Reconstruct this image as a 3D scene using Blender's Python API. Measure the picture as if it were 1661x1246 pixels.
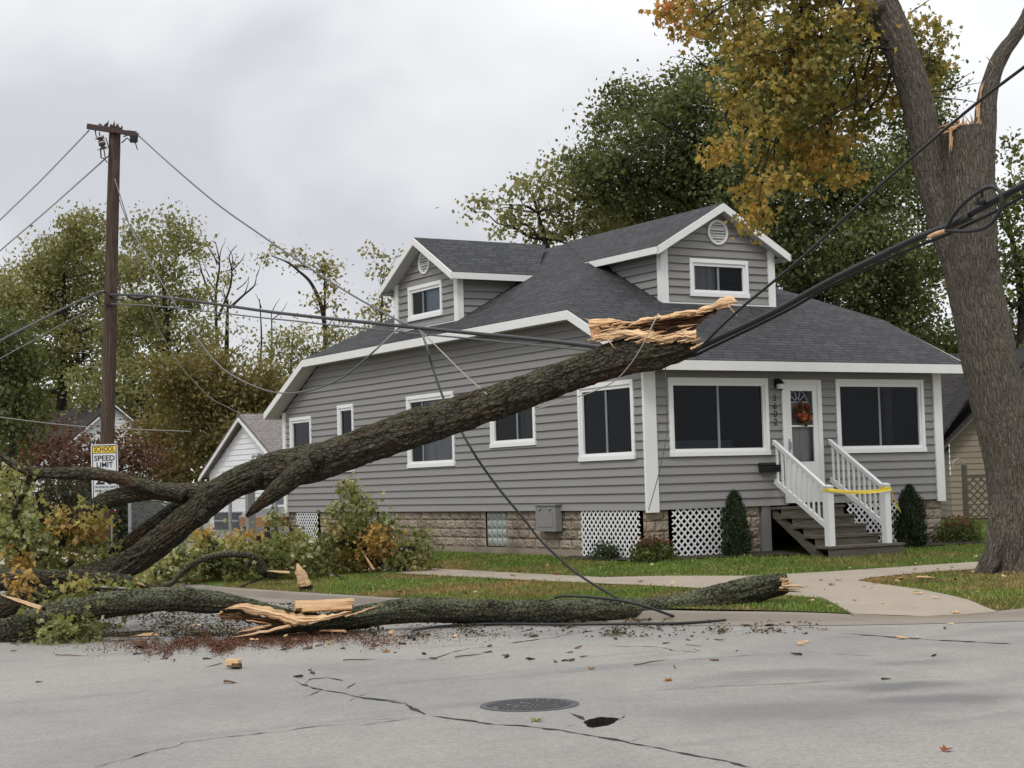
import bpy, math, random
import numpy as np
from mathutils import Matrix, Vector
from mathutils.geometry import delaunay_2d_cdt

for _o in list(bpy.data.objects): bpy.data.objects.remove(_o)
SC = bpy.context.scene
COL = SC.collection
rng = np.random.default_rng(7)
random.seed(7)

# ------------------------------------------------------------------ camera
FPX, PITCH, ROLL, YAW = 2775.12, 0.059403, -0.028998, -0.545008      # focal length in photo pixels (1661 wide)
CAM = np.array([-16.899, -23.578, 1.65])
F0 = np.array([-math.sin(YAW), math.cos(YAW), 0.0]); R0 = np.array([math.cos(YAW), math.sin(YAW), 0.0]); Z0 = np.array([0, 0, 1.0])
FWD = F0*math.cos(PITCH) + Z0*math.sin(PITCH)
U0 = -F0*math.sin(PITCH) + Z0*math.cos(PITCH)
RGT = R0*math.cos(ROLL) + U0*math.sin(ROLL)
UPV = -R0*math.sin(ROLL) + U0*math.cos(ROLL)
cam = bpy.data.cameras.new('camera'); cam_o = bpy.data.objects.new('camera', cam); COL.objects.link(cam_o)
cam.sensor_width = 36.0; cam.lens = 36.0*FPX/1661.0; cam.clip_start = 0.1; cam.clip_end = 5000
M4 = Matrix.Identity(4)
for i in range(3):
    M4[i][0], M4[i][1], M4[i][2], M4[i][3] = RGT[i], UPV[i], -FWD[i], CAM[i]
cam_o.matrix_world = M4
SC.camera = cam_o

# ------------------------------------------------------------------ view, sky, sun
SC.view_settings.view_transform = 'Standard'; SC.view_settings.look = 'None'
SC.view_settings.exposure = 0.4; SC.view_settings.gamma = 1.0
SC.view_settings.use_curve_mapping = False
SUN_EL, SUN_AZ = math.radians(46), math.radians(-128)      # azimuth measured from +Y towards +X
W = bpy.data.worlds.new('World'); SC.world = W; W.use_nodes = True
nt = W.node_tree; nt.nodes.clear()
def wn(t, **k):
    n = nt.nodes.new(t)
    for a, b in k.items(): setattr(n, a, b)
    return n
out = wn('ShaderNodeOutputWorld'); mixs = wn('ShaderNodeMixShader')
bg1 = wn('ShaderNodeBackground'); bg2 = wn('ShaderNodeBackground')
sky = wn('ShaderNodeTexSky', sky_type='NISHITA', sun_disc=False, sun_elevation=SUN_EL, sun_rotation=SUN_AZ)
nt.links.new(sky.outputs[0], bg1.inputs[0]); bg1.inputs[1].default_value = 0.08
tc = wn('ShaderNodeTexCoord'); mp = wn('ShaderNodeMapping'); mp.inputs['Scale'].default_value = (1, 1, 1.5)
mp.inputs['Location'].default_value = (0.35, 0.1, 0.55)
nt.links.new(tc.outputs['Generated'], mp.inputs[0])
nz = wn('ShaderNodeTexNoise'); nz.inputs['Scale'].default_value = 3.1; nz.inputs['Detail'].default_value = 4; nz.inputs['Roughness'].default_value = .5
nz.inputs['Distortion'].default_value = .25
nt.links.new(mp.outputs[0], nz.inputs['Vector'])
cr = wn('ShaderNodeValToRGB'); e = cr.color_ramp.elements
e[0].position = .36; e[0].color = (.50, .505, .535, 1); e[1].position = .64; e[1].color = (.76, .765, .775, 1)
m_ = e.new(.47); m_.color = (.625, .63, .645, 1)
nt.links.new(nz.outputs[0], cr.inputs[0])
sx = wn('ShaderNodeSeparateXYZ'); nt.links.new(tc.outputs['Generated'], sx.inputs[0])
mr = wn('ShaderNodeMapRange'); mr.inputs[1].default_value = .2; mr.inputs[2].default_value = 1.0; mr.inputs[3].default_value = 1.0; mr.inputs[4].default_value = 2.1
nt.links.new(sx.outputs[2], mr.inputs[0])
nt.links.new(cr.outputs[0], bg2.inputs[0]); nt.links.new(mr.outputs[0], bg2.inputs[1])   # an overcast sky is brighter towards the zenith
mixs.inputs[0].default_value = .93
nt.links.new(bg1.outputs[0], mixs.inputs[1]); nt.links.new(bg2.outputs[0], mixs.inputs[2]); nt.links.new(mixs.outputs[0], out.inputs[0])
sun = bpy.data.lights.new('sun', 'SUN'); sun.energy = 1.0; sun.angle = math.radians(14); sun.color = (1, .97, .92)
sun_o = bpy.data.objects.new('sun', sun); COL.objects.link(sun_o)
sdir = Vector((math.sin(SUN_AZ)*math.cos(SUN_EL), math.cos(SUN_AZ)*math.cos(SUN_EL), math.sin(SUN_EL)))
sun_o.rotation_euler = sdir.to_track_quat('Z', 'Y').to_euler(); sun_o.location = (0, 0, 30)

# ------------------------------------------------------------------ places
def ray(px, py):
    d = FWD + RGT*((px-830.5)/FPX) + UPV*(-(py-623.0)/FPX)
    return d
def at(px, py, depth): return CAM + ray(px, py)*depth
def on_x(px, py, X):
    d = ray(px, py); return CAM + d*((X-CAM[0])/d[0])
def on_y(px, py, Y):
    d = ray(px, py); return CAM + d*((Y-CAM[1])/d[1])
def hgt(x, y):
    """height of the yard above the street"""
    hx = np.interp(x, [-7, -6.4, -3, -2, 0, 3], [.09, .1, .165, .178, .34, .37])
    hy = np.interp(y, [-11, -10.3, -4.7, -3.4, -.3, 3], [.09, .1, .165, .178, .34, .37])
    h = np.minimum(hx, hy)
    h = .1+(h-.1)*np.interp(y, [15.3, 17.5], [1, .12])
    g = np.exp(-(((np.asarray(x)+2.85)**2+(np.asarray(y)+9.3)**2)/1.1))
    return h - .085*g
def on_ground(px, py):
    z = .15
    for _ in range(12):
        d = ray(px, py); p = CAM + d*((z-CAM[2])/d[2]); z = float(hgt(p[0], p[1]))
    return np.array([p[0], p[1], z])
def on_road(px, py, z=0.0):
    d = ray(px, py); return CAM + d*((z-CAM[2])/d[2])

# ------------------------------------------------------------------ noise
def _h(ix, iy, s):
    n = (ix.astype(np.int64)*374761393 + iy.astype(np.int64)*668265263 + s*1442695041) & 0xffffffff
    n = ((n ^ (n >> 13))*1274126177) & 0xffffffff
    return ((n ^ (n >> 16)) & 0xffff)/65535.0
def vn(x, y, s=0, px=None):
    x = np.asarray(x, float); y = np.asarray(y, float)
    ix = np.floor(x); iy = np.floor(y); fx = x-ix; fy = y-iy
    fx = fx*fx*(3-2*fx); fy = fy*fy*(3-2*fy)
    if px: i0 = np.mod(ix, px); i1 = np.mod(ix+1, px)
    else: i0 = ix; i1 = ix+1
    a = _h(i0, iy, s); b = _h(i1, iy, s); c = _h(i0, iy+1, s); d = _h(i1, iy+1, s)
    return (a*(1-fx)+b*fx)*(1-fy) + (c*(1-fx)+d*fx)*fy
def fbm(x, y, s=0, o=4):
    r = 0; a = .5; t = 0
    for i in range(o):
        r = r + a*vn(np.asarray(x)*2**i, np.asarray(y)*2**i, s+i); t += a; a *= .5
    return r/t

# ------------------------------------------------------------------ mesh building
class MB:
    def __init__(s): s.v = []; s.f = []; s.uv = []; s.t = []; s.mi = []; s.n = 0; s.tinted = False
    def add(s, v, faces, uv=None, tint=None, mi=0):
        v = np.asarray(v, float).reshape(-1, 3); k = len(v)
        s.v.append(v)
        s.uv.append(np.asarray(uv, float).reshape(-1, 2) if uv is not None else np.stack([v[:, 0]+v[:, 1], v[:, 2]], 1))
        if tint is None: s.t.append(np.ones((k, 3)))
        else: s.t.append(np.broadcast_to(np.asarray(tint, float), (k, 3))); s.tinted = True
        if isinstance(faces, np.ndarray): faces = [faces]
        for f in faces:
            f = np.asarray(f, np.int64)
            if f.ndim == 1: f = f[None, :]
            s.f.append(f + s.n); s.mi.append(np.full(len(f), mi, np.int32))
        s.n += k; return s
    def box(s, lo, hi, mi=0, tint=None):
        x0, y0, z0 = lo; x1, y1, z1 = hi
        v = [(x0,y0,z0),(x1,y0,z0),(x1,y1,z0),(x0,y1,z0),(x0,y0,z1),(x1,y0,z1),(x1,y1,z1),(x0,y1,z1)]
        return s.add(v, np.array([(0,3,2,1),(4,5,6,7),(0,1,5,4),(1,2,6,5),(2,3,7,6),(3,0,4,7)]), mi=mi, tint=tint)
    def bar(s, a, b, w, h, up=(0, 0, 1), mi=0, tint=None):
        """a rectangular bar from a to b, w wide (sideways), h high (along up)"""
        a = np.array(a, float); b = np.array(b, float); d = b-a; L = np.linalg.norm(d); d /= L
        up = np.array(up, float); sd = np.cross(d, up)
        if np.linalg.norm(sd) < 1e-6: sd = np.cross(d, (0, 1, 0))
        sd /= np.linalg.norm(sd); u = np.cross(sd, d)
        v = []
        for p in (a, b):
            for x, y in ((-1,-1),(1,-1),(1,1),(-1,1)): v.append(p + sd*x*w/2 + u*y*h/2)
        return s.add(v, np.array([(0,3,2,1),(4,5,6,7),(0,1,5,4),(1,2,6,5),(2,3,7,6),(3,0,4,7)])[:, ::-1], mi=mi, tint=tint)
    def prism(s, poly, off, mi=0, tint=None):
        """polygon extruded by the vector off"""
        p = np.asarray(poly, float); k = len(p); v = np.vstack([p, p+np.asarray(off, float)])
        f = [np.arange(k)[::-1], np.arange(k)+k] + [np.array([i, (i+1) % k, (i+1) % k+k, i+k]) for i in range(k)]
        return s.add(v, f, mi=mi, tint=tint)
    def tube(s, pts, rad, sides=6, step=None, bark=0.0, bs=1.0, seed=0, cap=True, mi=0, tint=None, lump=0.0, smooth=True):
        """round tube through pts with a radius per point; bark > 0 gives it ridged bark of that depth"""
        P = np.asarray(pts, float); R = np.broadcast_to(np.asarray(rad, float), (len(P),)).astype(float)
        if smooth and len(P) > 2:
            seg = np.linalg.norm(np.diff(P, axis=0), axis=1); st = step or max(seg.sum()/40, 1e-3)
            Q = []; RR = []
            for i in range(len(P)-1):
                p0 = P[max(i-1, 0)]; p1 = P[i]; p2 = P[i+1]; p3 = P[min(i+2, len(P)-1)]
                n = max(1, int(math.ceil(seg[i]/st)))
                t = (np.arange(n)/n)[:, None]
                Q.append(.5*((2*p1)+(-p0+p2)*t+(2*p0-5*p1+4*p2-p3)*t**2+(-p0+3*p1-3*p2+p3)*t**3))
                tt = t[:, 0]; tt = tt*tt*(3-2*tt) if False else tt
                RR.append(R[i]*(1-tt)+R[i+1]*tt)
            P2 = np.vstack(Q+[P[-1:]]); R2 = np.concatenate(RR+[R[-1:]])
        elif step and len(P) == 2:
            n = max(1, int(np.linalg.norm(P[1]-P[0])/step)); t = np.linspace(0, 1, n+1)
            P2 = P[0]+(P[1]-P[0])*t[:, None]; R2 = R[0]+(R[1]-R[0])*t
        else: P2, R2 = P, R
        n = len(P2); T = np.gradient(P2, axis=0); T /= np.linalg.norm(T, axis=1)[:, None]+1e-12
        a = np.array([0, 0, -1.0]) if abs(T[0][2]) < .9 else np.array([1.0, 0, 0])
        A = np.zeros((n, 3)); a = a-T[0]*(a@T[0]); a /= np.linalg.norm(a); A[0] = a
        for i in range(1, n):
            a = a-T[i]*(a@T[i]); a /= np.linalg.norm(a)+1e-12; A[i] = a
        B = np.cross(T, A)
        th = np.linspace(0, 2*math.pi, sides+1); L = np.concatenate([[0], np.cumsum(np.linalg.norm(np.diff(P2, axis=0), axis=1))])
        rr = np.repeat(R2[:, None], sides+1, 1)
        if bark > 0 or lump > 0:
            U, V = np.meshgrid(np.arange(sides+1)/sides, L)
            if bark > 0:
                nr = max(6, int(2*math.pi*R2.mean()/(.055*bs)))
                wob = (vn(U*6, V*2.2, seed+5, 6)-.5)*1.6
                k1 = 1-np.abs(2*vn(U*nr+wob, V*3.2/bs, seed, nr)-1)
                k2 = vn(U*nr*2, V*9/bs, seed+1, nr*2)
                rr = rr + bark*(1.3*k1**1.5+.6*k2-.9)
            if lump > 0:
                rr = rr*(1+lump*(vn(U*4, V*1.1, seed+9, 4)-.5)*2)
        v = P2[:, None, :] + rr[:, :, None]*(np.cos(th)[None, :, None]*A[:, None, :]+np.sin(th)[None, :, None]*B[:, None, :])
        uv = np.stack(np.broadcast_arrays(th[None, :]/(2*math.pi)*(2*math.pi*R2.mean()), L[:, None]), -1)
        i = np.arange(n-1)[:, None]*(sides+1); j = np.arange(sides)[None, :]
        q = np.stack([i+j, i+j+1, i+j+sides+2, i+j+sides+1], -1).reshape(-1, 4)
        fs = [q]
        if cap:
            fs += [np.arange(sides)[::-1], (n-1)*(sides+1)+np.arange(sides)]
        return s.add(v.reshape(-1, 3), fs, uv.reshape(-1, 2), tint=tint, mi=mi)
    def lathe(s, c, prof, sides=16, mi=0, axis='z', tint=None):
        th = np.linspace(0, 2*math.pi, sides+1); pr = np.asarray(prof, float); n = len(pr)
        x = pr[:, 0:1]*np.cos(th); y = pr[:, 0:1]*np.sin(th); z = np.repeat(pr[:, 1:2], sides+1, 1)
        v = np.stack({'z': (x, y, z), 'y': (x, z, y), 'x': (z, x, y)}[axis], -1)+np.array(c)
        i = np.arange(n-1)[:, None]*(sides+1); j = np.arange(sides)[None, :]
        q = np.stack([i+j, i+j+1, i+j+sides+2, i+j+sides+1], -1).reshape(-1, 4)
        if axis == 'y': q = q[:, ::-1]
        return s.add(v.reshape(-1, 3), q, mi=mi, tint=tint)
    def build(s, name, mats, parent=None, smooth=False):
        me = bpy.data.meshes.new(name)
        v = np.vstack(s.v); me.vertices.add(len(v)); me.vertices.foreach_set('co', v.astype(np.float32).ravel())
        lv = np.concatenate([f.ravel() for f in s.f]); ls = np.concatenate([np.full(len(f), f.shape[1]) for f in s.f])
        me.loops.add(len(lv)); me.loops.foreach_set('vertex_index', lv.astype(np.int32))
        me.polygons.add(len(ls)); me.polygons.foreach_set('loop_start', np.concatenate([[0], np.cumsum(ls)[:-1]]).astype(np.int32))
        me.polygons.foreach_set('loop_total', ls.astype(np.int32))
        me.polygons.foreach_set('material_index', np.concatenate(s.mi))
        me.polygons.foreach_set('use_smooth', np.full(len(ls), bool(smooth)))
        uvl = me.uv_layers.new(name='UVMap'); uvl.data.foreach_set('uv', np.vstack(s.uv)[lv].astype(np.float32).ravel())
        if s.tinted:
            ca = me.color_attributes.new('tint', 'FLOAT_COLOR', 'POINT'); t = np.vstack(s.t)
            ca.data.foreach_set('color', np.hstack([t, np.ones((len(t), 1))]).astype(np.float32).ravel())
        me.update(calc_edges=True); me.validate()
        for m in (mats if isinstance(mats, (list, tuple)) else [mats]): me.materials.append(m)
        o = bpy.data.objects.new(name, me); COL.objects.link(o)
        if parent is not None: o.parent = parent
        return o
def tag(o, label=None, cat=None, group=None, kind=None):
    if label: o['label'] = label
    if cat: o['category'] = cat
    if group: o['group'] = group
    if kind: o['kind'] = kind
    return o
def thing(name, label, cat, group=None, loc=(0, 0, 0)):
    o = bpy.data.objects.new(name, None); o.empty_display_size = .2; COL.objects.link(o); o.location = loc
    return tag(o, label, cat, group)
def dup(root, loc=None, rz=None, label=None):
    r = root.copy(); COL.objects.link(r)
    if loc is not None: r.location = loc
    if rz is not None: r.rotation_euler = (0, 0, rz)
    if label: r['label'] = label
    for ch in root.children:
        c = ch.copy(); COL.objects.link(c); c.parent = r
        for g in ch.children:
            d = g.copy(); COL.objects.link(d); d.parent = c
    return r

# ------------------------------------------------------------------ materials
class NM:
    def __init__(s, name):
        s.m = bpy.data.materials.new(name); s.m.use_nodes = True; s.t = s.m.node_tree; s.t.nodes.clear()
        s.out = s.t.nodes.new('ShaderNodeOutputMaterial')
    def n(s, typ, inp=None, **k):
        x = s.t.nodes.new('ShaderNode'+typ)
        for a, b in k.items(): setattr(x, a, b)
        for a, b in (inp or {}).items(): s.put(x.inputs[a], b)
        return x
    def put(s, sock, b):
        if isinstance(b, bpy.types.NodeSocket): s.t.links.new(b, sock)
        elif isinstance(b, bpy.types.Node): s.t.links.new(b.outputs[0], sock)
        else:
            if sock.type == 'RGBA' and len(b) == 3: b = (*b, 1)
            sock.default_value = b
    def noise(s, scale, vec=None, detail=4, rough=.55, dist=0):
        i = {'Scale': scale, 'Detail': detail, 'Roughness': rough, 'Distortion': dist}
        if vec is not None: i['Vector'] = vec
        return s.n('TexNoise', i)
    def ramp(s, fac, stops):
        x = s.n('ValToRGB', {'Fac': fac}); e = x.color_ramp.elements
        while len(e) < len(stops): e.new(.5)
        for a, (p, c) in zip(e, stops):
            a.position = p; a.color = (*c, 1) if len(c) == 3 else c
        return x
    def mix(s, fac, a, b, blend='MIX'):
        x = s.n('Mix', data_type='RGBA', blend_type=blend)
        s.put(x.inputs[0], fac); s.put(x.inputs[6], a); s.put(x.inputs[7], b)
        return x.outputs[2]
    def math(s, op, a, b=0.5):
        x = s.n('Math', operation=op); s.put(x.inputs[0], a); s.put(x.inputs[1], b); return x.outputs[0]
    def coord(s, kind='Object', scale=(1, 1, 1)):
        c = s.n('TexCoord'); return s.n('Mapping', {'Vector': c.outputs[kind], 'Scale': scale}).outputs[0]
    def bump(s, h, strength=.5, dist=.01): return s.n('Bump', {'Height': h, 'Strength': strength, 'Distance': dist}).outputs[0]
    def pbr(s, col, rough=.6, normal=None, metal=0, spec=.5, **k):
        x = s.n('BsdfPrincipled', {'Base Color': col, 'Roughness': rough, 'Metallic': metal, 'Specular IOR Level': spec})
        if normal is not None: s.put(x.inputs['Normal'], normal)
        for a, b in k.items(): s.put(x.inputs[a], b)
        s.t.links.new(x.outputs[0], s.out.inputs[0]); return s.m
MT = {}
def plain(name, col, rough=.6, var=.12, scale=6, metal=0, spec=.4, bump=0):
    q = NM(name); c = q.coord(); nz = q.noise(scale, c, 5)
    cc = q.mix(nz, tuple(x*(1-var) for x in col), tuple(min(1, x*(1+var)) for x in col))
    nb = q.bump(q.noise(scale*8, c, 3), .3, bump) if bump else None
    MT[name] = q.pbr(cc, rough, nb, metal, spec); return MT[name]
def siding_mat(name, col):
    q = NM(name); c = q.coord(); g = q.noise(7, q.coord(scale=(.5, .5, 6)), 5); d = q.noise(1.3, c, 4)
    cc = q.mix(g, tuple(x*.94 for x in col), tuple(x*1.05 for x in col))
    cc = q.mix(q.math('MULTIPLY', d, .35), cc, tuple(x*.8 for x in col))
    MT[name] = q.pbr(cc, .55, q.bump(q.noise(18, q.coord(scale=(.4, .4, 9)), 3), .25, .004), 0, .35)
siding_mat('grey_siding', (.238, .231, .222)); siding_mat('white_siding', (.74, .75, .76)); siding_mat('tan_siding', (.225, .185, .128))
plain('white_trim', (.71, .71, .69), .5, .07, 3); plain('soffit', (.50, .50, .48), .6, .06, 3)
plain('white_vinyl', (.75, .75, .745), .35, .04, 4)
def roof_mat(name, a, b, m):
    q = NM(name); uv = q.n('UVMap').outputs[0]
    br = q.n('TexBrick', {'Vector': uv, 'Color1': a, 'Color2': b, 'Mortar': m, 'Scale': 1.0, 'Mortar Size': .02, 'Mortar Smooth': .5, 'Bias': 0, 'Brick Width': .27, 'Row Height': .135})
    br.offset = .37; br.squash_frequency = 3; br.squash = 1.6
    nz = q.noise(220, uv, 2); lg = q.noise(1.6, uv, 4)
    cc = q.mix(.22, br.outputs[0], q.ramp(nz, [(.3, tuple(x*.55 for x in a)), (.7, tuple(x*1.9 for x in b))]), 'MIX')
    cc = q.mix(q.math('MULTIPLY', lg, .35), cc, tuple(x*.75 for x in a))
    h = q.math('ADD', br.outputs['Fac'], q.math('MULTIPLY', nz, -.25))
    MT[name] = q.pbr(cc, .85, q.bump(h, .9, -.012), 0, .25)
roof_mat('charcoal_shingles', (.028, .029, .031), (.068, .070, .073), (.010, .010, .011))
roof_mat('brown_shingles', (.17, .15, .145), (.23, .21, .20), (.09, .08, .075))
roof_mat('dark_shingles', (.028, .026, .026), (.05, .046, .044), (.014, .012, .012))
def block_mat():
    q = NM('split_block'); c = q.coord(); n1 = q.noise(1.1, c, 4); n2 = q.noise(30, c, 5)
    cc = q.ramp(n2, [(.25, (.185, .152, .116)), (.75, (.375, .312, .242))])
    st = q.ramp(n1, [(.50, (0, 0, 0)), (.62, (1, 1, 1))])
    at_ = q.n('Attribute', attribute_name='tint')
    cc = q.mix(1.0, cc, at_.outputs[0], 'MULTIPLY')
    cc = q.mix(q.math('MULTIPLY', st.outputs[0], .4), cc, (.06, .05, .045))
    MT['split_block'] = q.pbr(cc, .9, q.bump(n2, .8, .02), 0, .2)
block_mat()
_an = math.atan2(RGT[1], RGT[0])
STAINS = [(*on_road(px, py)[:2], l_, w_, _an, k_) for px, py, l_, w_, k_ in ((1430, 1112, .75, .42, .55), (1560, 1131, .8, .42, .5), (1300, 1094, 1.0, .5, .35), (1480, 1075, .6, .3, .3), (1340, 1150, 1.6, .6, .22), (430, 1012, 3.2, 1.6, .35), (820, 1030, 1.5, .5, .2))]
def asphalt():
    q = NM('asphalt'); c = q.coord(); f = q.noise(230, c, 3, .7); f2 = q.noise(42, c, 4, .7); l = q.noise(.33, c, 4); l2 = q.noise(.9, q.coord(scale=(.35, 1.5, 1)), 4, dist=.4)
    cc = q.ramp(f, [(.28, (.170, .162, .145)), (.5, (.268, .256, .232)), (.75, (.38, .363, .33))])
    cc = q.mix(.4, cc, q.ramp(f2, [(.3, (.205, .195, .178)), (.7, (.335, .32, .295))]))
    vo = q.n('TexVoronoi', {'Vector': c, 'Scale': 48.0}); vc = q.n('SeparateColor', {0: vo.outputs['Color']})
    cc = q.mix(1.0, cc, q.ramp(q.noise(2.6, c, 5, .6), [(.3, (.90, .895, .89)), (.7, (1.07, 1.07, 1.065))]), 'MULTIPLY')
    cc = q.mix(.24, cc, q.ramp(vc.outputs[0], [(.05, (.13, .125, .118)), (.5, (.29, .28, .262)), (.95, (.46, .445, .42))]))
    pt = q.ramp(l, [(.36, (.80, .80, .81)), (.62, (1.06, 1.05, 1.03))])
    cc = q.mix(1.0, cc, pt, 'MULTIPLY')
    sk = q.ramp(l2, [(.56, (0, 0, 0)), (.70, (1, 1, 1))])
    cc = q.mix(q.math('MULTIPLY', sk.outputs[0], .42), cc, (.13, .128, .13))
    for (sx_, sy_, ln_, wd_, an_, k_) in STAINS:
        mpn = q.n('Mapping', {'Vector': q.n('VectorMath', {0: q.n('TexCoord').outputs['Object'], 1: q.n('VectorMath', {0: q.mix(1.0, q.noise(.8, c, 3).outputs[1], (1, 1, 1), 'MULTIPLY'), 1: (.5, .5, .5)}, operation='SUBTRACT').outputs[0]}, operation='ADD').outputs[0], 'Location': (-sx_, -sy_, 0)})
        m2 = q.n('Mapping', {'Vector': mpn.outputs[0], 'Rotation': (0, 0, -an_)}); m3 = q.n('Mapping', {'Vector': m2.outputs[0], 'Scale': (1/ln_, 1/wd_, 0)})
        d_ = q.n('VectorMath', {0: m3.outputs[0]}, operation='LENGTH').outputs['Value']
        ms = q.n('MapRange', {0: d_, 1: .25, 2: 1.0, 3: min(.8, k_*1.4), 4: 0.0}, interpolation_type='SMOOTHSTEP').outputs[0]
        cc = q.mix(ms, cc, (.10, .098, .10))
    rg = q.ramp(l, [(.35, (.42, .42, .42)), (.65, (.7, .7, .7))])
    MT['asphalt'] = q.pbr(cc, rg, q.bump(q.math('ADD', f, q.math('MULTIPLY', f2, .6)), .55, .012), 0, .42)
asphalt()
plain('tar_crack', (.022, .021, .019), .9, .3, 40); plain('pit_black', (.018, .016, .014), .95, .3, 30)
def concrete(name, col):
    q = NM(name); c = q.coord(); f = q.noise(120, c, 4); l = q.noise(1.1, c, 5)
    cc = q.mix(f, tuple(x*.8 for x in col), tuple(x*1.15 for x in col))
    cc = q.mix(q.math('MULTIPLY', q.ramp(l, [(.45, (0, 0, 0)), (.7, (1, 1, 1))]).outputs[0], .35), cc, tuple(x*.6 for x in col))
    MT[name] = q.pbr(cc, .8, q.bump(f, .3, .006), 0, .3)
concrete('sidewalk_concrete', (.335, .285, .22)); concrete('curb_concrete', (.235, .205, .17))
def soil():
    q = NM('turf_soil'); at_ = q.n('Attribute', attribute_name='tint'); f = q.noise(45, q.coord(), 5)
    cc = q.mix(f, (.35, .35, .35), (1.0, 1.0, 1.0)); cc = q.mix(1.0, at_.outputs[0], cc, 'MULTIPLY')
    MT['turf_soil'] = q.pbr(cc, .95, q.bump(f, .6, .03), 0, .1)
soil()
def leafm(name, trans=.35, rough=.6, gloss=.025):
    q = NM(name); at_ = q.n('Attribute', attribute_name='tint').outputs[0]
    d = q.n('BsdfDiffuse', {'Color': at_}); t = q.n('BsdfTranslucent', {'Color': q.mix(1.0, at_, (1.25, 1.15, .6), 'MULTIPLY')})
    m = q.n('MixShader', {0: trans, 1: d.outputs[0], 2: t.outputs[0]})
    g = q.n('BsdfGlossy', {'Color': (.8, .8, .8), 'Roughness': rough}); m2 = q.n('MixShader', {0: gloss, 1: m.outputs[0], 2: g.outputs[0]})
    q.t.links.new(m2.outputs[0], q.out.inputs[0]); MT[name] = q.m
leafm('leaf', .42); leafm('grass_blade', .25, .5, .03); leafm('dry_flake', .0, .8, .01); leafm('fir_leaf', .1, .6, .02)
def bark(name, dark, light, moss, mossf, pale=None, vs=(30, 11, 1), ps=(25, 9, 1), scar=False, ckf=.65):
    q = NM(name); uv = q.n('UVMap').outputs[0]
    v = q.n('Mapping', {'Vector': uv, 'Scale': vs}).outputs[0]
    n1 = q.noise(1.0, v, 7, .72, .8); n2 = q.noise(24, uv, 6, .7); n3 = q.noise(2.2, uv, 3)
    ve = q.n('TexVoronoi', {'Vector': q.n('VectorMath', {0: q.n('Mapping', {'Vector': uv, 'Scale': ps}).outputs[0], 1: q.noise(7, uv, 3).outputs[1]}, operation='ADD').outputs[0], 'Scale': 1.0}, feature='DISTANCE_TO_EDGE')
    ck = q.ramp(ve.outputs[0], [(.0, (0, 0, 0)), (.16, (1, 1, 1))]).outputs[0]
    cc = q.ramp(n1, [(.40, dark), (.60, light)])
    cc = q.mix(q.math('MULTIPLY', q.math('SUBTRACT', 1.0, ck), ckf), cc, tuple(x*.45 for x in dark))
    if scar:
        sm = q.ramp(q.noise(1.0, q.n('Mapping', {'Vector': uv, 'Scale': (3.2, .9, 1), 'Location': (1.3, 2.2, 0)}).outputs[0], 5, .6, .5), [(.565, (0, 0, 0)), (.60, (1, 1, 1))]).outputs[0]
        cc = q.mix(q.math('MULTIPLY', sm, .8), cc, q.ramp(n1, [(.4, (.055, .028, .018)), (.6, (.13, .07, .045))]))
    if pale:
        n4 = q.noise(1.0, q.n('Mapping', {'Vector': uv, 'Scale': (26, 3.4, 1), 'Location': (3, 7, 0)}).outputs[0], 4, .6)
        pf = q.ramp(n4, [(.60, (0, 0, 0)), (.70, (1, 1, 1))])
        cc = q.mix(q.math('MULTIPLY', pf.outputs[0], .55), cc, pale)
    geo = q.n('NewGeometry'); sz = q.n('SeparateXYZ', {0: geo.outputs['Normal']})
    up = q.n('MapRange', {0: sz.outputs[2], 1: -.1, 2: .8, 3: .0, 4: 1.0}).outputs[0]
    mf = q.ramp(q.math('MULTIPLY', n2, q.math('ADD', n3, .5)), [(.40, (0, 0, 0)), (.58, (1, 1, 1))])
    mk = q.math('MULTIPLY', mf.outputs[0], q.math('ADD', q.math('MULTIPLY', up, mossf), mossf*.35))
    cc = q.mix(mk, cc, moss)
    MT[name] = q.pbr(cc, .92, q.bump(q.math('ADD', q.math('MULTIPLY', ck, ckf*1.2), q.math('ADD', n1, q.math('MULTIPLY', n2, .5))), 1.0, .05), 0, .15)
bark('fallen_bark', (.026, .021, .017), (.125, .107, .088), (.135, .135, .07), .55, scar=True)
bark('log_bark', (.016, .014, .010), (.095, .085, .063), (.20, .215, .125), .75, None, (32, 20, 1), (30, 17, 1))
bark('standing_bark', (.092, .078, .066), (.225, .196, .172), (.15, .13, .07), .5, (.42, .385, .35), (34, 8, 1), (26, 5, 1), False, .38)
bark('tree_bark', (.035, .030, .026), (.10, .086, .072), (.06, .06, .04), .3)
bark('pole_wood', (.060, .040, .031), (.150, .108, .084), (.10, .09, .06), .1, (.22, .18, .15), (40, 1.2, 1), (30, 1, 1), False, .0)
def freshwood(name, a, b, c_):
    q = NM(name); uv = q.n('UVMap').outputs[0]
    n1 = q.noise(1.0, q.n('Mapping', {'Vector': uv, 'Scale': (3.0, 60, 1)}).outputs[0], 6, .65, .4); n2 = q.noise(5, uv, 4)
    cc = q.ramp(n1, [(.30, c_), (.46, a), (.72, b)])
    cc = q.mix(q.math('MULTIPLY', q.ramp(n2, [(.5, (0, 0, 0)), (.72, (1, 1, 1))]).outputs[0], .35), cc, c_)
    MT[name] = q.pbr(cc, .75, q.bump(n1, .9, .02), 0, .25)
freshwood('split_wood', (.68, .45, .25), (.84, .62, .39), (.40, .21, .095))
freshwood('heart_wood', (.10, .055, .03), (.26, .145, .075), (.035, .02, .012))
freshwood('orange_wood', (.62, .38, .20), (.80, .56, .34), (.34, .16, .075))
freshwood('step_wood', (.115, .098, .078), (.20, .18, .145), (.055, .045, .036))
plain('black_rubber', (.014, .014, .015), .45, .2, 10); plain('grey_cable', (.10, .10, .105), .5, .2, 10); plain('light_cable', (.26, .25, .23), .55, .1, 10)
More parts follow.
